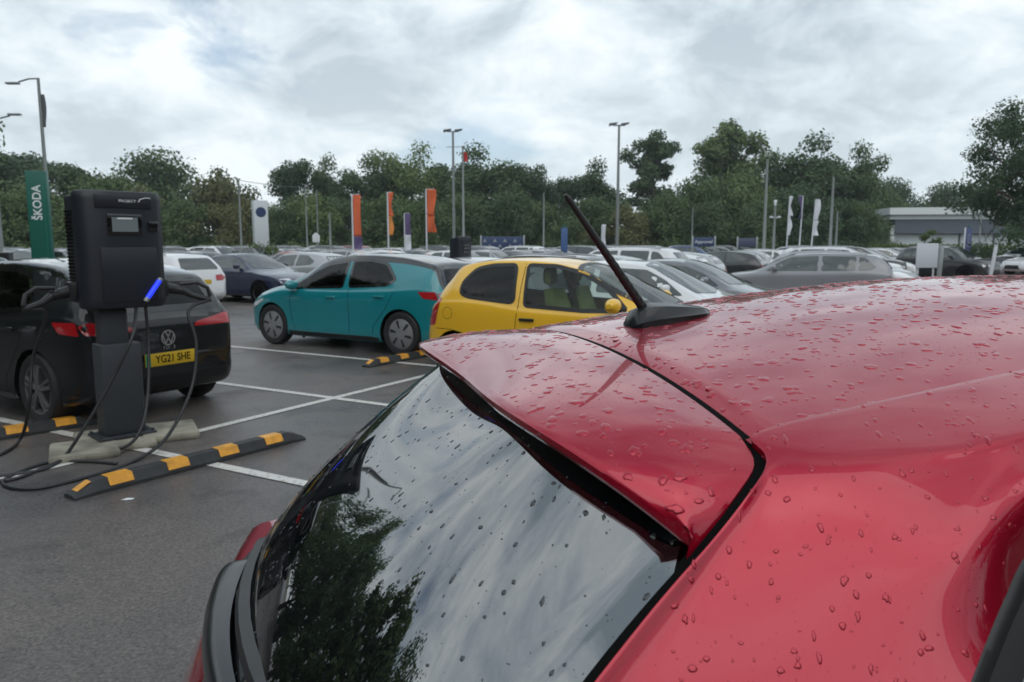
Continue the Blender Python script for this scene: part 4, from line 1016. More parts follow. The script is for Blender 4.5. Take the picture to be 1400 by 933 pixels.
tree('near', gx(1412, 46), 46, top_h(140, 46), 10.4, 'near dark oak with drooping branches at the right edge', 'oak_tree', rz=1.0)

for (az, d, h, w, key) in ((-40.5, 62, 16, 10, 'oakB'), (-45, 55, 15, 13, 'oakB'), (-49, 50, 14.5, 13, 'oakC'), (-54, 40, 12, 11, 'oakA'), (-60, 30, 13, 9, 'tallA'), (-66, 26, 15, 10, 'tallB'), (-74, 25, 15, 11, 'oakA'), (-84, 24, 14, 12, 'oakB'), (-97, 22, 12, 12, 'oakC'), (-112, 22, 12, 13, 'oakA'), (-128, 22, 12, 13, 'oakB'), (-145, 23, 12, 13, 'oakC'), (-163, 24, 13, 13, 'oakA'), (178, 25, 12, 13, 'oakB'), (118, 60, 9, 16, 'bushC'), (128, 60, 10, 16, 'bushA'), (138, 60, 9, 16, 'bushC'), (148, 60, 10, 16, 'bushB'), (157, 60, 11, 16, 'bushC'), (167, 50, 11, 14, 'bushA'), (96, 13, 9, 7, 'oakA'), (108, 12, 8.5, 6, 'oakC'), (84, 24, 12, 11, 'oakB'), (70, 40, 13, 13, 'oakA')):
    tree(key, d * math.sin(R(az)), d * math.cos(R(az)), h, w, 'tree outside the view that shows mirrored in the red car', group='trees outside the view')

def hedge(name, label, p, q, h, w, n, m, size=.16):
    p = np.array(p, float); q = np.array(q, float); L = np.linalg.norm(q - p); d = (q - p) / L; rng = np.random.default_rng(int(L * 10)); cl = []
    for i in range(int(L / .8) + 1):
        c = p + d * i * .8; hh = h * (.85 + .25 * rng.random())
        for z in np.arange(.35, hh, .55): cl.append((np.array([c[0] + rng.normal() * .1, c[1] + rng.normal() * .1, z]), np.array([.55, w * .5, .38])))
    root = empty(name, (0, 0, 0)); tag(root, label, 'hedge'); me = leaves_mesh('foliage', cl, n, size, m, rng); o = bpy.data.objects.new('foliage', me); link(o); o.parent = root
    mb = MB()
    for i in range(int(L / .8) + 1):
        c = p + d * i * .8; mb.tube([(c[0], c[1], 0), (c[0] + .1, c[1], h * .5)], [.05, .02], 5)
    mb.build('stems', M['bark'], root)
hedge('hedge', 'trimmed green hedge below the pale building', (gx(1195, 70), 70), (gx(1480, 60), 60), 1.75, 1.6, 16000, M['leaf_hedge'])
hedge('hedge', 'low bright green hedge at the foot of the white totem', (gx(350, 43), 43), (gx(378, 43), 43), 1.72, 1.0, 1800, M['leaf_hedge'], .12)
hedge('hedge', 'low green hedge right of the charger before the olive tree', (gx(282, 46), 46), (gx(322, 46), 46), 1.55, 1.0, 1800, M['leaf_hedge'], .12)
def shrub(x, y, h, label):
    rng = np.random.default_rng(int(x * 7)); root = empty('shrub', (x, y, 0)); tag(root, label, 'shrub')
    me = leaves_mesh('foliage', [(np.array([rng.normal() * .3, rng.normal() * .3, z]), np.array([.7, .7, .5]) * (1.1 - z / h * .6)) for z in np.arange(.4, h, .4)], 1500, .2, M['leaf_hedge'], rng); o = bpy.data.objects.new('foliage', me); link(o); o.parent = root
    mb = MB(); mb.tube([(0, 0, 0), (0, 0, h * .7)], [.06, .02], 6); mb.build('trunk', M['bark'], root)
shrub(gx(1272, 66), 66, 3.2, 'small pointed shrub rising above the hedge before the building')

# ------------------------------------------------------------------ building
def building():
    d = 84.0; x0 = gx(1217, d); root = empty('showroom_building', (x0, d, 0), R(-7)); tag(root, 'low pale building with a white overhanging roof and dark fascia', 'building')
    L_, D_ = 34, 22
    mt = dict(wall=mat('cladding_grey', (.42, .45, .46), .5, var=.05), fascia=mat('dark_fascia', (.09, .105, .135), .5), roof=mat('pale_roof', (.62, .66, .66), .5), glass=mat('showroom_glass', (.58, .64, .65), .25))
    mb = MB(); mb.box((L_ / 2, D_ / 2 + .6, 1.7), (L_ - .6, D_, 3.4)); mb.build('wall', mt['wall'], root, smooth=False)
    mb = MB(); mb.box((L_ / 2, D_ / 2, 3.72), (L_, D_ + 1.4, 1.55)); mb.build('fascia', mt['fascia'], root, smooth=False)
    mb = MB(); mb.prism([(-.6, 4.5), (L_ + .6, 4.5), (L_ + .6, 5.0), (-.6, 5.0)], -.9, D_ + 1); mb.prism([(-.9, 5.003), (L_ + .9, 5.003), (L_ + .9, 5.9), (-.9, 5.75)], -1.5, D_ + 1.3); mb.build('roof', mt['roof'], root, smooth=False)
    for i in range(9):
        mb = MB(); mb.box((1.9 + i * 3.6, .27, 1.5), (3.3, .06, 2.7)); w = mb.build('window', mt['glass'], root, smooth=False)
        mb = MB(); mb.box((.12 + i * 3.6 + .05, .2, 1.5), (.16, .14, 2.8)); mb.build('mullion', mt['wall'], w, smooth=False)
    mb = MB(); mb.box((-.15, -.4, 1.9), (.45, .45, 3.9)); mb.build('column', mt['roof'], root, smooth=False)
building()

# ------------------------------------------------------------------ signs, flags, masts
M['sign_green'] = mat('totem_green', (.010, .115, .085), .35)
M['sign_white'] = mat('totem_white', (.52, .56, .58), .35)
M['sign_blue'] = mat('banner_blue', (.022, .045, .12), .5)
M['totem_blue'] = mat('totem_blue', (.03, .05, .16), .45)
M['flag_orange'] = mat('flag_orange', (.60, .115, .035), .7)
M['flag_pale'] = mat('flag_lettering_pale', (.62, .36, .29), .7)
M['flag_purple'] = mat('flag_purple', (.10, .07, .17), .7)
M['flag_white'] = mat('flag_white', (.60, .62, .66), .7)
M['flag_red'] = mat('flag_red', (.45, .03, .03), .7)
M['post'] = mat('galvanised_post', (.20, .22, .215), .5, metal=.2, var=.06, vscale=2)
def totem_green():
    d = 27.0; w, t = .70, .22; h = top_h(237, d); root = empty('totem_sign', (gx(63, d), d, 0), R(10)); tag(root, 'tall green totem sign with upright white lettering', 'sign')
    mb = MB(); mb.box((0, 0, h / 2), (w, t, h), bev=.02); mb.build('board', M['sign_green'], root)
    text_obj('\u0160KODA', .40, (.0, -t / 2 - .004, h - 1.12), (R(90), R(-90), 0), M['white_ink'], root, 'lettering', .003, bold=.008, sx=.92)
    mb = MB(); mb.box((w * .32, -t / 2 - .003, h / 2), (.02, .004, h - .1)); mb.build('edge_strip', mat('totem_green_light', (.02, .19, .14), .4), root)
totem_green()
def totem_white():
    d = 44.0; h = top_h(276, d); root = empty('totem_sign', (gx(359, d), d, 0), R(28)); tag(root, 'white totem sign with a dark blue round emblem', 'sign')
    mb = MB(); mb.box((0, 0, h / 2), (.82, .62, h), bev=.03); mb.build('board', M['sign_white'], root)
    roundel(root, -.0, -.318, h - .68, .30, 0, M['white_ink'], None, mat('emblem_navy', (.015, .035, .11), .4))
totem_white()
def wavy(root, name, m, x0, z0, w, h, flip=1, seed=0, furl=1.0):
    mb = MB(); P = []
    for i in range(15):
        row = []
        for j in range(7):
            s = j / 6; z = z0 - h * i / 14; a = .12 * math.sin(3.2 * s + i * .35 + seed) * furl
            row.append((x0 + flip * w * s * (1 - .12 * math.sin(i * .3 + seed)), a * s, z - .05 * s * math.sin(i * .2)))
        P.append(row)
    mb.grid(P); o = mb.build(name, m, root, angle=180, fixn=False)
    md = o.modifiers.new('thickness', 'SOLIDIFY'); md.thickness = .008; return o
def banner(label, u, vtop, vbot, wpx, d, cols, seed, lettering=True, group=None, rz=0.0, lean=0.0):
    h = top_h(vtop, d); s = d / F_PX; root = empty('banner_flag', (gx(u, d), d, 0), R(rz)); tag(root, label, 'flag', group)
    root.rotation_euler = (0, R(lean), R(rz))
    mb = MB(); mb.tube([(0, 0, 0), (0, 0, h)], [.05, .035], 8); mb.tube([(0, 0, h), (wpx * s, 0, h + .03)], .015, 6); mb.build('pole', M['flag_white'], root)
    fh = (vbot - vtop) * s; w = wpx * s
    f = wavy(root, 'flag_cloth', cols[0], .05, h, w, fh * cols[2], 1, seed)
    if cols[1] is not None: wavy(root, 'flag_cloth', cols[1], .05, h - fh * cols[2] - .006, w, fh * (1 - cols[2]), 1, seed + 14 * .35 * cols[2])
    if lettering:
        t = text_obj('electric', fh * .22, (.05 + w * .45, -.14, h - fh * .42), (R(90), R(90), 0), M['flag_pale'], f, 'lettering', .002)
    return root
GB = 'tall banner flags along the car park'
banner('left orange banner with a purple foot beside the turquoise car', 484, 268, 345, 10.5, 38, (M['flag_orange'], M['flag_purple'], .72), 0, False, rz=25)
banner('narrow middle orange banner seen almost edge on', 532, 265, 322, 7.5, 40, (M['flag_orange'], mat('flag_amber', (.6, .22, .04), .7), .55), 2, False, rz=50)
banner('wide right orange banner left of the flag mast', 584, 261, 318, 11, 40, (M['flag_orange'], M['flag_orange'], .6), 4, False)
banner('purple banner hanging between the orange banners', 554, 293, 345, 8, 52, (M['flag_purple'], M['flag_white'], .55), 1, False, rz=30)
banner('white feather flag left of the purple flag by the dark trees', 1073, 270, 322, 6, 46, (M['flag_white'], M['flag_white'], .5), 3, False, rz=40, lean=2)
banner('purple topped flag between two white feather flags', 1090, 270, 300, -6, 46, (M['flag_purple'], None, 1.0), 5, False, rz=20, lean=2)
banner('white feather flag right of the purple flag by the dark trees', 1106, 274, 322, 7, 46, (M['flag_white'], M['flag_white'], .6), 6, False, rz=20, lean=3)
banner('small pale flag behind the red car aerial', 822, 308, 335, 5, 60, (M['flag_white'], None, 1.0), 2, False, rz=20)

def mast(label, u, vtop, d, kind, r=.07, lean=0.0, cat='lamp post'):
    h = top_h(vtop, d); root = empty('lamp_post' if cat == 'lamp post' else 'pole', (gx(u, d), d, 0)); tag(root, label, cat); root.rotation_euler = (0, R(lean), 0)
    mb = MB(); mb.tube([(0, 0, 0), (0, 0, 1.2), (0, 0, 1.25), (0, 0, h)], [r * 1.35, r * 1.3, r, r * .62], 10); mb.build('post', M['post'], root)
    if kind == 'arm_left':
        mb = MB(); mb.tube([(0, 0, h - .02), (-.35, 0, h - .03), (-.75, 0, h - .14)], .03, 6); a = mb.build('arm', M['post'], root)
        mb = MB(); mb.box((-.98, 0, h - .19), (.5, .2, .08), bev=.03); mb.build('lamp_head', M['steel'], a)
    elif kind == 'arm_right':
        mb = MB(); mb.tube([(0, 0, h - .02), (.4, 0, h + .1), (.8, 0, h + .2)], .03, 6); a = mb.build('arm', M['post'], root)
        mb = MB(); mb.box((1.0, 0, h + .25), (.5, .2, .08), bev=.03); mb.build('lamp_head', M['steel'], a)
    elif kind == 'flood':
        mb = MB(); mb.box((0, 0, h + .02), (1.0, .08, .08)); bar = mb.build('crossbar', M['dark_steel'], root)
        for sx in (-.48, .48):
            mb = MB(); mb.prism([(sx - .34, h - .02), (sx + .30, h + .14), (sx + .34, h + .24), (sx - .32, h + .16)], -.24, .24); mb.build('lamp_head', M['dark_steel'], bar, smooth=False)
    elif kind == 'teearm':
        mb = MB(); mb.box((-.6, 0, h - .1), (1.5, .05, .05)); mb.build('arm', M['post'], root)
        wavy(root, 'flag_cloth', M['flag_red'], .06, h - .55, .32, .75, 1, 2); 
    elif kind == 'camera':
        mb = MB(); mb.box((0, 0, h - .12), (.14, .14, .26), bev=.04); mb.lathe([(.001, .16), (.10, .12), (.13, 0), (.001, -.02)], 14, 'z', (0, 0, h)); mb.build('camera_housing', M['white_ink'], root)
        mb = MB(); mb.box((0, 0, h - 1.05), (.62, .06, .06)); 
        for sx in (-.28, .28): mb.box((sx, -.05, h - 1.02), (.18, .2, .12), bev=.03)
        mb.build('crossarm', M['white_ink'], root)
    elif kind == 'sign':
        mb = MB(); mb.box((0, -.08, h - .35), (.5, .03, .5), bev=.01); mb.lathe([(.001, -.12), (.16, -.12), (.16, -.10)], 20, c=(0, 0, h - .1)); mb.build('notice', M['white_ink'], root)
    elif kind == 'flagtop':
        wavy(root, 'flag_cloth', M['steel'], .03, h - .9, .25, 1.6, 1, 3)
    return root
p = mast('tall street lamp with a left arm rising beside the green totem', 75, 117, 29, 'arm_left', .085, 0); wavy(p, 'flag_cloth', M['dark_steel'], .05, top_h(117, 29) - .6, .14, 1.2, 1, 3, .3)
mast('street lamp at the left edge with its arm pointing right', 6, 172, 30, 'arm_right', .07, 0)
mast('tall floodlight mast left of the flag mast', 621, 186, 66, 'flood', .15)
mast('mast with a crossarm and a small red flag', 634, 204, 64, 'teearm', .12)
mast('tallest floodlight mast beside the red car aerial', 843, 178, 62, 'flood', .15)
mast('plain grey mast left of the white flags', 1043, 222, 56, 'none', .12, 0, 'mast')
mast('grey mast right of the white flags', 1133, 245, 56, 'none', .12, 0, 'mast')
mast('short grey mast right of the white flags', 1141, 290, 58, 'none', .09, 0, 'mast')
mast('slim grey mast left of the white totem', 332, 250, 44, 'none', .075, 0, 'mast')
mast('slim grey mast above the white car behind the turquoise roof', 453, 292, 46, 'none', .08, 0, 'mast')
mast('slim dark mast right of the white totem', 421, 255, 70, 'none', .07, 0, 'mast')
mast('slim dark mast between the white totem and the notice post', 436, 262, 60, 'none', .06, 0, 'mast')
mast('post with a small white notice right of the white totem', 434, 320, 52, 'sign', .05, 0, 'sign post')
mast('camera post with white housings left of the white flags', 1056, 278, 52, 'camera', .10, 0, 'camera post')
mast('thin mast behind the tip of the red car aerial', 743, 265, 70, 'none', .09, 0, 'mast')
mast('thin mast in front of the bright green bushy tree', 945, 285, 70, 'none', .07, 0, 'mast')
mast('thin mast left of the green totem', 6, 260, 60, 'none', .09, 0, 'mast')
mast('thin pale mast in front of the near oak', 1336, 240, 60, 'none', .07, 0, 'mast')
root = empty('overhead_cable'); root.location = (gx(332, 44), 44, 0); tag(root, 'thin overhead cable running right from the slim mast', 'cable')
mb = MB(); x1 = gx(425, 70) - gx(332, 44); hz = top_h(249, 44); mb.tube([(x1 * t, 26 * t, hz + (top_h(258, 70) - hz) * t - .5 * t * (1 - t)) for t in np.linspace(0, 1, 12)], .018, 5); mb.build('wire', M['dark_steel'], root)

def board(label, u0, u1, v0, v1, d, m, posts=True, marks=0, txt=None, postm=None, rz=0):
    h0, h1 = top_h(v1, d), top_h(v0, d); w = (u1 - u0) * d / F_PX; root = empty('sign_board', (gx((u0 + u1) / 2, d), d, 0), R(rz)); tag(root, label, 'sign')
    mb = MB(); mb.box((0, 0, (h0 + h1) / 2), (w, .05, h1 - h0), bev=.01); b = mb.build('board', m, root)
    for sx in (-1, 1):
        mb = MB()
        if posts: mb.box((sx * (w / 2 + .06), 0, (h1 + .1) / 2), (.10, .10, h1 + .1), bev=.01)
        else: mb.box((sx * w * .36, .05, h1 * .48), (.05, .05, h1 * .96), bev=.01)
        mb.build('post', postm or M['post'], root)
    for k in range(marks):
        mb = MB(); cx = -w / 2 + (k + .6) * w / (marks + .2); cz = (h0 + h1) / 2 + (.18 if k % 2 == 0 else -.22) * (h1 - h0); r = (h1 - h0) * .17
        mb.prism([(cx - r, cz - r), (cx, cz + r), (cx + r, cz - r), (cx, cz - r * .45)], -.034, -.028); mb.build('mark', M['steel'], b, smooth=False)
    if txt: text_obj(txt, (h1 - h0) * .5, (0, -.032, (h0 + h1) / 2), (R(90), 0, 0), M['white_ink'], b, 'lettering', .002, sx=1.0)
    return root
board('long dark blue banner with rows of pale marks above the yellow roof', 659, 715, 324, 341, 50, M['sign_blue'], marks=8, postm=M['steel'])
board('dark blue board with one line of white lettering', 947, 975, 325, 337, 54, M['sign_blue'], txt='Approved', postm=M['steel'])
board('plain blue board beside the grey mast', 1008, 1032, 326, 338, 54, mat('board_blue_grey', (.06, .075, .13), .5), postm=M['steel'])
b = board('blank white board at the right beside a grey post', 1250, 1277, 333, 366, 25, M['flag_white'], False, postm=M['flag_white'], rz=-10)
def small_post(label, u, v0, v1, d, m, w=.12, lean=0, cat='post', name='bollard_post', cap=None):
    h = top_h(v0, d); root = empty(name, (gx(u, d), d, 0)); tag(root, label, cat); root.rotation_euler = (0, R(lean), 0)
    mb = MB(); mb.box((0, 0, h / 2), (w, w * .7, h), bev=.015); mb.build('post', m, root)
    mb = MB(); mb.box((0, 0, h + .012), (w * 1.15, w * .85, .04), bev=.01); mb.build('cap', cap or M['steel'], root)
    return root
small_post('grey post just right of the blank white board', 1281, 336, 370, 25, M['steel'], .13, 1.5)
small_post('leaning white marker post on the paved forecourt', 1352, 335, 374, 32, M['flag_white'], .13, 6)
def blue_totem(label, u, v0, d, w, m, txt):
    h = top_h(v0, d); root = empty('totem_sign', (gx(u, d), d, 0), R(0)); tag(root, label, 'sign'); mb = MB(); mb.box((0, 0, h / 2), (w, .14, h), bev=.02); mb.build('board', m, root)
    if txt: text_obj(txt, w * .62, (0, -.075, h * .66), (R(90), R(-90), 0), M['steel'], root, 'lettering', .002)
    mb = MB(); mb.box((0, 0, h + .1), (w * .25, .05, .2)); mb.build('finial', M['sign_green'], root)
blue_totem('slim blue totem standing before the hedge', 1321, 312, 62, .50, M['totem_blue'], 'SERVICE')
small_post('pale post beside the slim blue totem', 1316, 312, 350, 62, M['flag_white'], .12)
blue_totem('slim blue post sign with a green tip above the yellow roof', 771, 312, 42, .36, mat('post_blue', (.035, .09, .24), .5), None)
M['cone'] = mat('cone_white', (.6, .58, .55), .6); M['cone_red'] = mat('cone_red', (.5, .06, .03), .6)
for i, (u, d) in enumerate(((1322, 48), (1343, 47.5))):
    root = empty('traffic_cone', (gx(u, d), d, 0)); tag(root, ['traffic cone before the slim blue totem', 'traffic cone between the blue totem and the leaning post'][i], 'cone')
    mb = MB(); mb.box((0, 0, .02), (.36, .36, .04), bev=.01); mb.build('foot', M['cone_red'], root); mb = MB(); mb.lathe([(.14, .04), (.03, .7), (.001, .7)], 16, 'z'); mb.build('body', M['cone'], root)
small_post('black column beyond the black car roof at far left', 14, 346, 358, 22, M['black_plastic'], .30, 0, 'charger', 'charging_column')

# ------------------------------------------------------------------ the red car in the foreground
def red_paint():
    m = bpy.data.materials.new('red_paint'); m.use_nodes = True; nt = m.node_tree; N = nt.nodes.new; L = nt.links.new; b = nt.nodes['Principled BSDF']
    tc = N('ShaderNodeTexCoord'); n = N('ShaderNodeTexNoise'); n.inputs['Scale'].default_value = 5; n.inputs['Detail'].default_value = 6; L(tc.outputs['Object'], n.inputs['Vector'])
    r = N('ShaderNodeValToRGB'); r.color_ramp.elements[0].position = .3; r.color_ramp.elements[0].color = (*RED, 1); r.color_ramp.elements[1].position = .7; r.color_ramp.elements[1].color = (RED[0] * 1.06, RED[1] * 1.1, RED[2] * 1.1, 1); L(n.outputs['Fac'], r.inputs[0]); L(r.outputs[0], b.inputs['Base Color'])
    b.inputs['Roughness'].default_value = .36; b.inputs["Metallic"].default_value = .62; b.inputs['Specular IOR Level'].default_value = .2; b.inputs['Coat Weight'].default_value = 1; b.inputs['Coat IOR'].default_value = 1.50
    n2 = N('ShaderNodeTexNoise'); n2.inputs['Scale'].default_value = 14; n2.inputs['Detail'].default_value = 5; L(tc.outputs['Object'], n2.inputs['Vector'])
    mr = N('ShaderNodeMapRange'); mr.inputs[1].default_value = .45; mr.inputs[2].default_value = .75; mr.inputs[3].default_value = .015; mr.inputs[4].default_value = .07; L(n2.outputs['Fac'], mr.inputs[0]); L(mr.outputs[0], b.inputs['Coat Roughness'])
    return m
RED = (.37, .002, .022)
M['red'] = red_paint()
M['rear_glass'] = mat('privacy_glass', (.004, .005, .006), .02, ior=3.3)
M['trim_rubber'] = mat('window_rubber', (.012, .013, .014), .45)
M['wet_black'] = mat('wet_black_plastic', (.012, .013, .015), .30, coat=.25, spec=.35)
M['drop_glass'] = mat('water_on_glass', (.035, .040, .044), .02, ior=1.6)

def zr(x, y):
    x = np.minimum(x, 3.0); return 1.5238 + .1274 * x + .0217 * x * x - .0445 * x ** 3 - .2017 * y * y - .1504 * y ** 4
def gxf(y): return .1001 + .0435 * y * y
def Ef(y):
    c = (-.1177, -.3273, 2.1544, 1.4853, -.1487, .8646, 4.1915)
    return (c[0] + c[1] * y ** 2 + c[2] * y ** 4, y, c[3] - c[4] * y ** 2 - c[5] * y ** 4 - c[6] * y ** 8)
def glass(s, t):
    ye = .58 + .3872 * s; xe = -1.5421 * s + 1.4465 * s * s; bow = .1346 + .0799 * s
    return (xe - bow * (1 - t * t), t * ye, 1.375 - s)
def red_car():
    root = empty('red_hatchback', (.0218, 1.2929, 0), .29220274914436284); tag(root, 'red hatchback with a rain speckled roof, rear spoiler and dark rear window', 'car')
    drops = []      # (mesh data, kind)
    # ---------- roof
    ys = np.linspace(-1, 1, 61); mb = MB(); P = []
    for x in np.r_[0, np.linspace(.02, 1, 60)]:
        row = []
        for t in ys:
            y = .503 * t; x0 = gxf(y) + .0052; xx = x0 + (1.52 - .16 * t * t - x0) * x
            z = zr(xx, y)
            if x == 0: z -= .012
            row.append((xx + (.0 if x else .001), y, z))
        P.append(row)
    mb.grid(P); roof = mb.build('roof', M['red'], root, angle=50)
    # ---------- side gap curve (right side as |y|)
    gapc = cr([(.112, .505, 1.473), (.1135, .522, 1.464), (.109, .536, 1.454), (.097, .547, 1.446), (.07, .561, 1.429), (.046, .570, 1.412), (.02, .576, 1.391), (0, .580, 1.374)], 5)
    def side(Q, f): return [(p[0], f * p[1], p[2]) for p in Q]
    # ---------- spoiler
    front, rear = [], []
    T = np.r_[np.linspace(0, .8, 27), np.linspace(.8, 1, 14)[1:]]
    for t in T:
        if t <= .8:
            y = .499 * t / .8; fx = gxf(y) - .0052; front.append((fx, y, zr(fx, y)))
            y2 = .445 * t / .8; rear.append(Ef(y2))
        else:
            q = (t - .8) / .2; k = q * (len(gapc) - 1); i = min(int(k), len(gapc) - 2); p = gapc[i] + (gapc[i + 1] - gapc[i]) * (k - i)
            front.append((p[0] - .0048, p[1] - .0045, p[2])); y2 = .445 + (.573 - .445) * q; rear.append(Ef(y2))
    front = np.array(front); rear = np.array(rear); front[26] = (front[26] + front[25]) / 2 + (front[26] - front[25]) / 2
    def full(A): return np.vstack([A[::-1] * [1, -1, 1], A[1:]])
    Fr, Re = full(front), full(rear)
    mb = MB(); P = [[tuple(p - np.array([-.001, 0, .012])) for p in Fr]]
    for v in np.linspace(0, 1, 22):
        P.append([tuple((1 - v) * a + v * b + np.array([0, 0, .010 * 4 * v * (1 - v)])) for a, b in zip(Fr, Re)])
    for dx, dz in ((-.0035, -.003), (-.0035, -.010), (.002, -.017), (.012, -.021)):
        P.append([(b[0] + dx, b[1] * (1 - abs(dx) * .4), b[2] + dz) for b in Re])
    mb.grid(P); sp = mb.build('spoiler', M['red'], root, angle=32)
    mb = MB(); P = []
    for dx, dz in ((.011, -.0205), (.04, -.026), (.09, -.03), (.12, -.05)):
        P.append([(b[0] + dx, b[1] * .985, b[2] + dz) for b in Re])
    mb.grid(P); mb.build('spoiler_underside', M['wet_black'], sp)
    # ---------- gap between roof, spoiler and side
    mb = MB(); cl = []
    for y in np.linspace(-.503, .503, 41): cl.append((gxf(y), y, zr(gxf(y), y)))
    mb.grid([[(c[0] - .0075, c[1], c[2] - .0028) for c in cl], [(c[0], c[1], c[2] - .0034) for c in cl], [(c[0] + .0075, c[1], c[2] - .0020) for c in cl]])
    mb.grid([[(c[0] + o, c[1] * 1.03, c[2] - .014) for c in cl] for o in (-.03, .0, .03)])
    for f in (-1, 1):
        mb.tube([(p[0] - .004, f * (p[1] - .006), p[2] - .014) for p in gapc[:14]], .0085, 6)
        mb.grid([[(p[0] - .0075, f * (p[1] - .0075), p[2] - .0022) for p in gapc], [(p[0], f * p[1], p[2] - .0035) for p in gapc], [(p[0] + .0070, f * (p[1] + .0065), p[2] - .0022) for p in gapc]])
    mb.build('panel_gap', M['ink'], root, smooth=False)
    # ---------- rear window
    mb = MB(); P = []
    for k in range(41):
        row = []
        for t in np.linspace(-1, 1, 61):
            s0 = 1.375 - (Ef(.573 * t)[2] - .030); s = s0 + (.40 - s0) * k / 40; g = glass(s, t * .992); sh = min(0, Ef(.573 * t)[0] + .062 - glass(s0, t)[0]); row.append((g[0] + sh * math.exp(-((s - s0) / .22)), g[1], g[2]))
        P.append(row)
    mb.grid(P); rg = mb.build('rear_window', M['rear_glass'], root, angle=180)
    # dark rubber edges of the glass
    for f in (-1, 1):
        mb = MB(); a, b, c = [], [], []
        for s in np.linspace(0.0, .42, 24):
            g = glass(s, 1.0); a.append((g[0] - .001, f * (g[1] - .010), g[2] + .001)); b.append((g[0] + .004, f * (g[1] + .002), g[2] + .001)); c.append((g[0] + .018, f * (g[1] + .010), g[2] - .002))
        mb.grid([a, b, c]); mb.build('window_seal', M['ink'], rg)
    # ---------- sides
    def gl(s): g = glass(s, 1.0); return (g[0] + .004, g[1] + .006, g[2] + .001)
    def rr0(x): return (x, .503, float(zr(x, .503)))
    def gp_(i, e=.0055): p = gapc[i]; return (p[0] + .0045, p[1] + .0048, p[2] + .001)
    n = len(gapc) - 1
    rail0 = [rr0(1.36), rr0(1.1), rr0(.75), rr0(.5), rr0(.34), rr0(.25), rr0(.17), (.118, .507, 1.4745), gp_(7), gp_(14), gp_(20), gp_(30), gl(.05), gl(.15), gl(.27), gl(.385), (-.50, .745, .93), (-.58, .77, .70)]
    rail1 = [(1.50, .615, 1.50), (1.15, .625, 1.53), (.78, .625, 1.525), (.52, .622, 1.497), (.40, .62, 1.478), (.345, .615, 1.4655), (.283, .611, 1.454), (.235, .609, 1.447), (.175, .605, 1.431), (.12, .604, 1.403), (.07, .608, 1.37), (0, .625, 1.315), (-.08, .652, 1.25), (-.2, .697, 1.14), (-.28, .733, 1.04), (-.34, .768, .955), (-.44, .82, .86), (-.50, .85, .68)]
    rail2 = [(1.60, .66, 1.44), (1.2, .668, 1.475), (.80, .664, 1.478), (.55, .656, 1.455), (.42, .655, 1.417), (.345, .670, 1.37), (.30, .688, 1.34), (.271, .700, 1.318), (.248, .710, 1.30), (.225, .720, 1.281), (.19, .735, 1.245), (.15, .75, 1.2), (.10, .772, 1.12), (.06, .795, 1.03), (0, .82, .95), (-.06, .85, .88), (-.08, .87, .75), (-.08, .88, .6)]
    r0, r1, r2 = np.array(rail0), np.array(rail1), np.array(rail2)
    for _ in range(2):
        t_ = r1.copy(); t_[5:16] = r1[4:15] * .25 + r1[5:16] * .5 + r1[6:17] * .25; r1 = t_
        t_ = r2.copy(); t_[8:16] = r2[7:15] * .25 + r2[8:16] * .5 + r2[9:17] * .25; r2 = t_
    inn = r0 + np.array([.001, -.004, -.012])
    wk = np.clip((np.arange(len(r0)) - 5) / 4.0, 0, 1)[:, None]; a1 = .80 - .30 * wk; b1 = .82 - .32 * wk; ra = r1 * a1 + r0 * (1 - a1) + np.array([0, .004, .006]) * (1 + .7 * wk); rb = r1 * b1 + r2 * (1 - b1) + np.array([0, .005, .003]) * (1 + .8 * wk); rm = (r1 + r2) / 2 + np.array([0, .016, .006]); re_ = r2 + (r2 - rm) * .12 + np.array([0, -.012, -.004])
    r0b = r0 * .955 + r1 * .045 + np.array([0, 0, .0055])
    cols = []
    def para(t):     # plain convex arc through the three rails
        c = .45; return r0 * ((t - c) * (t - 1) / c) + r1 * (t * (t - 1) / (c * (c - 1))) + r2 * (t * (t - c) / (1 - c))
    ra = ra * (1 - wk) + para(.24) * wk; rb = rb * (1 - wk) + para(.62) * wk; rm = rm * (1 - wk) + para(.82) * wk
    for k in range(len(r0)):
        seg = cr([r0[k], r0b[k], ra[k], r1[k], rb[k], rm[k], r2[k]], 6)
        cols.append(np.vstack([inn[k], seg, re_[k]]))
    cols = np.array(cols); fine = np.stack([cr(cols[:, j], 8) for j in range(cols.shape[1])], 1)
    for f in (-1, 1):
        mb = MB(); mb.grid([side(row, f) for row in fine]); sd = mb.build('side_panel', M['red'], root, angle=50)
        if f < 0: right_side = sd
        # window seal and side window
        E2 = cr(r2[:13], 8); belt = [(1.95 + (.13 - 1.95) * i / (len(E2) - 1), .845 - .06 * (i / (len(E2) - 1)) ** 3, 1.06) for i in range(len(E2))]
        belt = np.array(belt); 
        a = [tuple(E2[i] + np.array([0, -.006, -.002])) for i in range(len(E2))]
        dvec = np.array([(belt[i] - E2[i]) / np.linalg.norm(belt[i] - E2[i]) for i in range(len(E2))])
        # inward direction: in the window plane, away from the edge
        tv = np.gradient(E2, axis=0); tv /= np.linalg.norm(tv, axis=1)[:, None]; nv = np.cross(tv, np.cross(dvec, tv)); nv /= np.linalg.norm(nv, axis=1)[:, None]
        mb = MB(); mb.grid([side([E2[i] + nv[i] * w + np.array([0, o, 0]) for i in range(len(E2))], f) for w, o in ((-.004, -.010), (.004, -.001), (.012, .0), (.022, -.004), (.024, -.011), (.030, -.010), (.060, -.009), (.064, -.014))])
        sl_ = mb.build('window_seal', M['trim_rubber'], sd, angle=30)
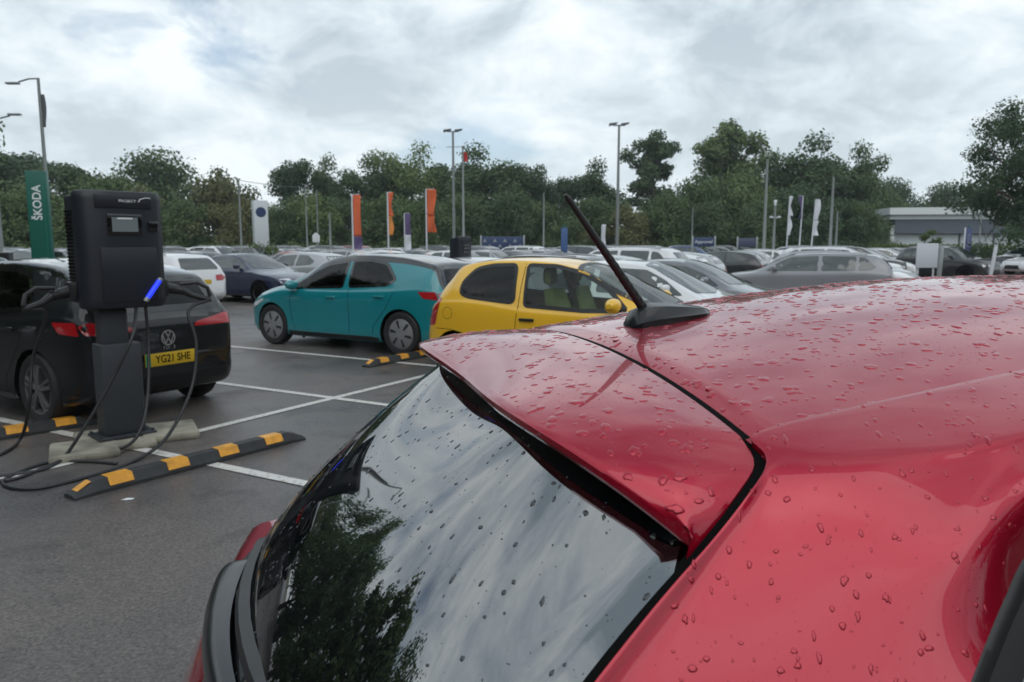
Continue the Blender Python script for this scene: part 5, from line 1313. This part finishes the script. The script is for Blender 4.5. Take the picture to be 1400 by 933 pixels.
        mb = MB(); mb.grid([side([(1 - v) * (E2[i] + nv[i] * .055) + v * belt[i] + np.array([0, -.016 + .02 * math.sin(math.pi * v), 0]) for i in range(len(E2))], f) for v in np.linspace(0, 1, 10)])
        mb.build('side_window', M['rear_glass'], root, angle=180)
    # ---------- tailgate below the glass, bumper
    mb = MB(); P = []
    P.append([tuple(np.array(glass(.375, t)) + np.array([.006, 0, 0])) for t in np.linspace(-1, 1, 41)])
    for e in (0, .01, .03, .07, .12, .18, .24, .30, .36):
        P.append([(-.485 - (.02 if e > 0 else 0) - .07 * (1 - t * t) - .5 * e + .35 * e * e, t * (.735 + .06 * min(e * 4, 1)), .975 - e + (.0 if e else .004)) for t in np.linspace(-1, 1, 41)])
    mb.grid(P); mb.build('tailgate', M['red'], root, angle=50)
    mb = MB(); P = []
    for z, dx, w in ((.62, 0, .86), (.58, -.06, .87), (.5, -.075, .875), (.38, -.06, .87), (.27, .0, .85), (.22, .1, .80)):
        P.append([(-.66 + dx + .22 * abs(t) ** 3.5, t * w, z) for t in np.linspace(-1, 1, 31)])
    mb.grid(P); mb.build('bumper', M['red'], root, angle=60)
    for f in (-1, 1):
        mb = MB(); mb.grid([side([(1 - v) * fine[i][2] + v * fine[i][20] + np.array([-.006, .004, 0]) for v in np.linspace(0, 1, 8)], f) for i in range(8 * 14 + 6, 8 * 16 + 1)]); mb.build('tail_lamp', M['red_lamp'], root)
    # ---------- lower body, bonnet, windscreen
    sp_ = dict(L=3.92, xo=3.42, wr=.33, wx=(2.55, .02), wy=.78, arch=.37,
        top=E4([(0, .55), (.03, .72), (.12, .86), (.5, .98), (1.1, 1.06), (1.4, 1.03), (2.4, 1.03), (3.3, 1.0), (3.5, .93), (3.75, .84), (3.86, .74), (3.9, .65), (3.92, .55)]),
        bot=E4([(0, .45), (.05, .32), (.2, .25), (.6, .22), (3.3, .22), (3.8, .3), (3.92, .45)]), belt=E4([(0, .5), (.2, .8), (.8, .93), (1.5, .98), (2.6, 1.0), (3.3, .96), (3.92, .8)]),
        plan=E4([(0, .58), (.05, .70), (.2, .81), (.5, .87), (1.0, .89), (2.6, .89), (3.3, .885), (3.6, .85), (3.8, .78), (3.92, .68)]), roofw=[(0, .6), (4, .6)])
    car = Car(sp_, 90, 3); car.arches = [(x, sp_['arch']) for x in sp_['wx']]; car.build(root, M['red'])
    for x in sp_['wx']:
        for sd in (-1, 1):
            mb = MB(); mb.grid([[(x + .372 * math.cos(t), sd * .86, .33 + .372 * math.sin(t)), (x + .372 * math.cos(t), sd * .55, .33 + .372 * math.sin(t))] for t in np.linspace(R(-20), R(200), 20)]); mb.build('wheel_arch', M['ink'], root)
            wheel(root, x, sd * .78, .33, .21, 'spoke', M['rim_silver'], sd)
    mb = MB(); P = []
    for v in np.linspace(0, 1, 12):
        P.append([tuple((1 - v) * np.array((1.505 - .16 * t * t, .49 * t, float(zr(1.52 - .16 * t * t, .49 * t)) - .002)) + v * np.array((2.32 - .28 * t * t, .70 * t, 1.065 - .02 * t * t)) + np.array((.0, 0, .03 * math.sin(math.pi * v)))) for t in np.linspace(-1, 1, 31)])
    mb.grid(P); mb.build('windscreen', M['dark_glass'], root, angle=180)
    for f in (-1, 1):
        mb = MB(); mb.tube(side([(1.35, .50, 1.555), (1.75, .60, 1.36), (2.05, .70, 1.06)], f), [.04, .045, .05], 8); mb.tube(side([(1.6, .655, 1.44), (1.85, .73, 1.28), (2.12, .80, 1.04)], f), [.03, .035, .04], 8); mb.build('window_pillar', M['red'], root)
        mb = MB(); mb.box((1.75, f * .97, 1.12), (.14, .22, .15), bev=.05); mb.build('door_mirror', M['red'], root)
        mb = MB(); mb.grid([side([(1.36, .50, 1.55), (1.75, .60, 1.37), (2.05, .69, 1.06)], f), side([(1.60, .66, 1.44), (1.85, .73, 1.28), (2.12, .80, 1.04)], f)]); mb.build('corner_window', M['dark_glass'], root)
    # ---------- aerial
    mb = MB(); bz = lambda x, y: float(zr(x, y))
    sec = [(.200, .010, .002), (.203, .024, .014), (.212, .032, .022), (.24, .036, .027), (.27, .036, .024), (.31, .033, .018), (.345, .024, .012), (.362, .012, .007), (.366, .004, .002)]
    P = []
    for x, w, h in sec: h *= 1.45; P.append([(x, -w * 1.12, bz(x, w) - .001), (x, -w * 1.10, bz(x, w) + h * .30), (x, -w * .92, bz(x, w) + h * .42), (x, -w * .62, bz(x, 0) + h * .85), (x, 0, bz(x, 0) + h), (x, w * .62, bz(x, 0) + h * .85), (x, w * .92, bz(x, w) + h * .42), (x, w * 1.10, bz(x, w) + h * .30), (x, w * 1.12, bz(x, w) - .001)])
    mb.grid(P); mb.add(P[0], [tuple(range(9))]); mb.add(P[-1], [tuple(range(9))]); ab = mb.build('aerial_base', M['wet_black'], root, angle=35)
    mb = MB(); f0 = Vector((.238, 0, 1.574)); f1 = Vector((.075, 0, 1.787)); d = f1 - f0
    P = []; rad = []
    for i in range(90):
        t = i / 89; r = .0092 - .0042 * t
        if .06 < t < .62: r += .0007 * max(0, math.sin(t * 110))
        if t > .985: r *= .7
        if t < .03: r *= .75
        P.append(f0 + d * t); rad.append(r)
    mb.tube(P, rad, 12); mb.build('aerial_mast', M['black_plastic'], ab, angle=60)
    mb = MB(); mb.tube([f0 - d * .12, f0 + d * .03], [.013, .0085], 12); mb.build('mast_socket', M['wet_black'], ab)
    # ---------- rear wiper
    def wp(y, z, o):
        s = 1.375 - z; t = y / (.58 + .3872 * s); g = glass(s, t); return Vector((g[0] - o, g[1], g[2]))
    mb = MB(); P = []
    prof_ = cr([(.316, .010, .004, .010), (.308, .030, .008, .026), (.292, .042, .010, .038), (.265, .044, .012, .042), (.20, .042, .012, .040), (.0, .034, .012, .032), (-.25, .024, .012, .022), (-.42, .014, .012, .014)], 5)
    for y, w, o, th in prof_:
        z = 1.022 + (.345 - y) * .085
        a = wp(y, z, o); P.append([(a.x + th * .4, a.y, a.z - w)] + [(a.x - th * math.cos(q) ** .6, a.y, a.z + w * math.sin(q)) for q in np.linspace(-1.45, 1.45, 9)] + [(a.x + th * .4, a.y, a.z + w)])
    mb.grid(P, close=True); mb.add(P[0], [tuple(range(11))]); mb.add(P[-1], [tuple(range(11))]); wi = mb.build('wiper_arm', M['wet_black'], root, angle=60)
    mb = MB(); P = []
    for y, w in cr([(.315, .004), (.31, .014), (.29, .018), (.0, .016), (-.3, .015), (-.55, .012)], 4):
        z = 1.085 + (.32 - y) * .055
        a = wp(y, z, .012); P.append([(a.x + .006, a.y, a.z - w), (a.x - .012, a.y, a.z - w * .8), (a.x - .018, a.y, a.z), (a.x - .012, a.y, a.z + w * .8), (a.x + .006, a.y, a.z + w)])
    mb.grid(P, close=True); mb.add(P[0], [tuple(range(5))]); mb.add(P[-1], [tuple(range(5))]); mb.build('wiper_blade', M['black_plastic'], wi, angle=35)
    mb = MB(); mb.tube([wp(.30, 1.04, .018), wp(.295, 1.09, .010)], .016, 8); mb.tube([wp(.15, 1.065, .014), wp(-.2, 1.098, .014)], .006, 6); mb.build('wiper_link', M['dark_steel'], wi)
    # ---------- rain drops
    def scatter(objs, n, rmin, rmax, hfac, m, name, keep, runny=0.0, seed=1, power=2.6, nz=0.0):
        rng = np.random.default_rng(seed); tris = []
        for o in objs:
            me = o.data; v = np.array([x.co for x in me.vertices])
            for p in me.polygons:
                q = list(p.vertices); tris.append((v[q[0]], v[q[1]], v[q[2]]))
                if len(q) == 4: tris.append((v[q[0]], v[q[2]], v[q[3]]))
        T_ = np.array(tris); cr_ = np.cross(T_[:, 1] - T_[:, 0], T_[:, 2] - T_[:, 0]); ar = np.linalg.norm(cr_, axis=1); ok = np.array([keep(c) for c in T_.mean(1)]) & (np.abs(cr_[:, 2]) >= nz * ar)
        ar = ar * ok; idx = rng.choice(len(T_), n, p=ar / ar.sum()); a, b = rng.random((2, n)); fl = a + b > 1; a[fl] = 1 - a[fl]; b[fl] = 1 - b[fl]
        P = T_[idx, 0] + (T_[idx, 1] - T_[idx, 0]) * a[:, None] + (T_[idx, 2] - T_[idx, 0]) * b[:, None]
        N_ = cr_[idx] / np.linalg.norm(cr_[idx], axis=1)[:, None]
        ref = np.array([-.2, -.4, 1.0]); N_[(N_ @ np.array([-.5, 0, 1.0]) < 0) & (np.abs(N_[:, 1]) < .5)] *= -1
        flip = (N_[:, 1] * np.sign(P[:, 1]) < 0) & (np.abs(N_[:, 1]) >= .5); N_[flip] *= -1
        rad = rmin + (rmax - rmin) * rng.random(n) ** power
        K_ = 10; V = []; F = []
        for i in range(n):
            nn = N_[i]; down = np.array([0, 0, -1.0]); t1 = down - nn * (down @ nn)
            if np.linalg.norm(t1) < .25: t1 = np.cross(nn, rng.normal(size=3))
            t1 /= np.linalg.norm(t1); t2 = np.cross(nn, t1)
            ph = rng.random(3) * 6.28; am = rng.random(3) * np.array([.22, .16, .10]); el = 1 + runny * rng.random() ** 2; asp = .75 + .5 * rng.random()
            base = len(V); big = rad[i] > rmin + (rmax - rmin) * .25
            th = np.linspace(0, 2 * np.pi, K_, endpoint=False)
            rr_ = rad[i] * (1 + am[0] * np.cos(2 * th + ph[0]) + am[1] * np.cos(3 * th + ph[1]) + am[2] * np.cos(4 * th + ph[2]) * (2 if big else 1))
            X = np.cos(th) * rr_ * el * asp; Y = np.sin(th) * rr_ / asp
            h = rad[i] * hfac * (.8 + .4 * rng.random())
            for sc_, hh in ((1.0, -.0003), (.90, h * .5), (.58, h * .88)):
                for k in range(K_): V.append(P[i] + (t1 * X[k] + t2 * Y[k]) * sc_ + nn * hh)
            V.append(P[i] + nn * h)
            for r_ in range(2):
                for k in range(K_):
                    q = (k + 1) % K_; F.append((base + r_ * K_ + k, base + r_ * K_ + q, base + r_ * K_ + K_ + q, base + r_ * K_ + K_ + k))
            for k in range(K_): F.append((base + 2 * K_ + k, base + 2 * K_ + (k + 1) % K_, base + 3 * K_))
        me = bpy.data.meshes.new(name); me.from_pydata([tuple(v) for v in V], [], F); me.materials.append(m); me.polygons.foreach_set('use_smooth', [True] * len(F)); me.update()
        o = bpy.data.objects.new(name, me); link(o); o.parent = root; o['kind'] = 'stuff'; return o
    scatter([roof, sp], 8600, .0007, .0080, .17, M['red'], 'rain_drops', lambda c: c[2] > 1.36 and c[0] < 1.45 and c[0] > Ef(min(abs(c[1]), .57))[0] + .008 and mnoise.noise(Vector(tuple(c)) * 11) > -.22, 0, 1, 4.4, .5)
    scatter([right_side], 1100, .0006, .0042, .24, M['red'], 'rain_drops', lambda c: c[2] > 1.0 and c[0] < .7, .9, 2, 2.6)
    scatter([rg], 1700, .0005, .0036, .32, M['drop_glass'], 'rain_drops', lambda c: True, .9, 3, 2.8)
    return root
red_car()


# ------------------------------------------------------------------ damp air
hz = bpy.data.materials.new('damp_air'); hz.use_nodes = True; nt = hz.node_tree; nt.nodes.clear()
pv = nt.nodes.new('ShaderNodeVolumePrincipled'); pv.inputs['Color'].default_value = (.84, .93, .95, 1); pv.inputs['Density'].default_value = .0005; pv.inputs['Anisotropy'].default_value = .2
nt.links.new(pv.outputs[0], nt.nodes.new('ShaderNodeOutputMaterial').inputs['Volume'])
mb = MB(); mb.box((0, 80, 13), (420, 330, 28)); o = mb.build('haze', hz, smooth=False); tag(o, kind='stuff')
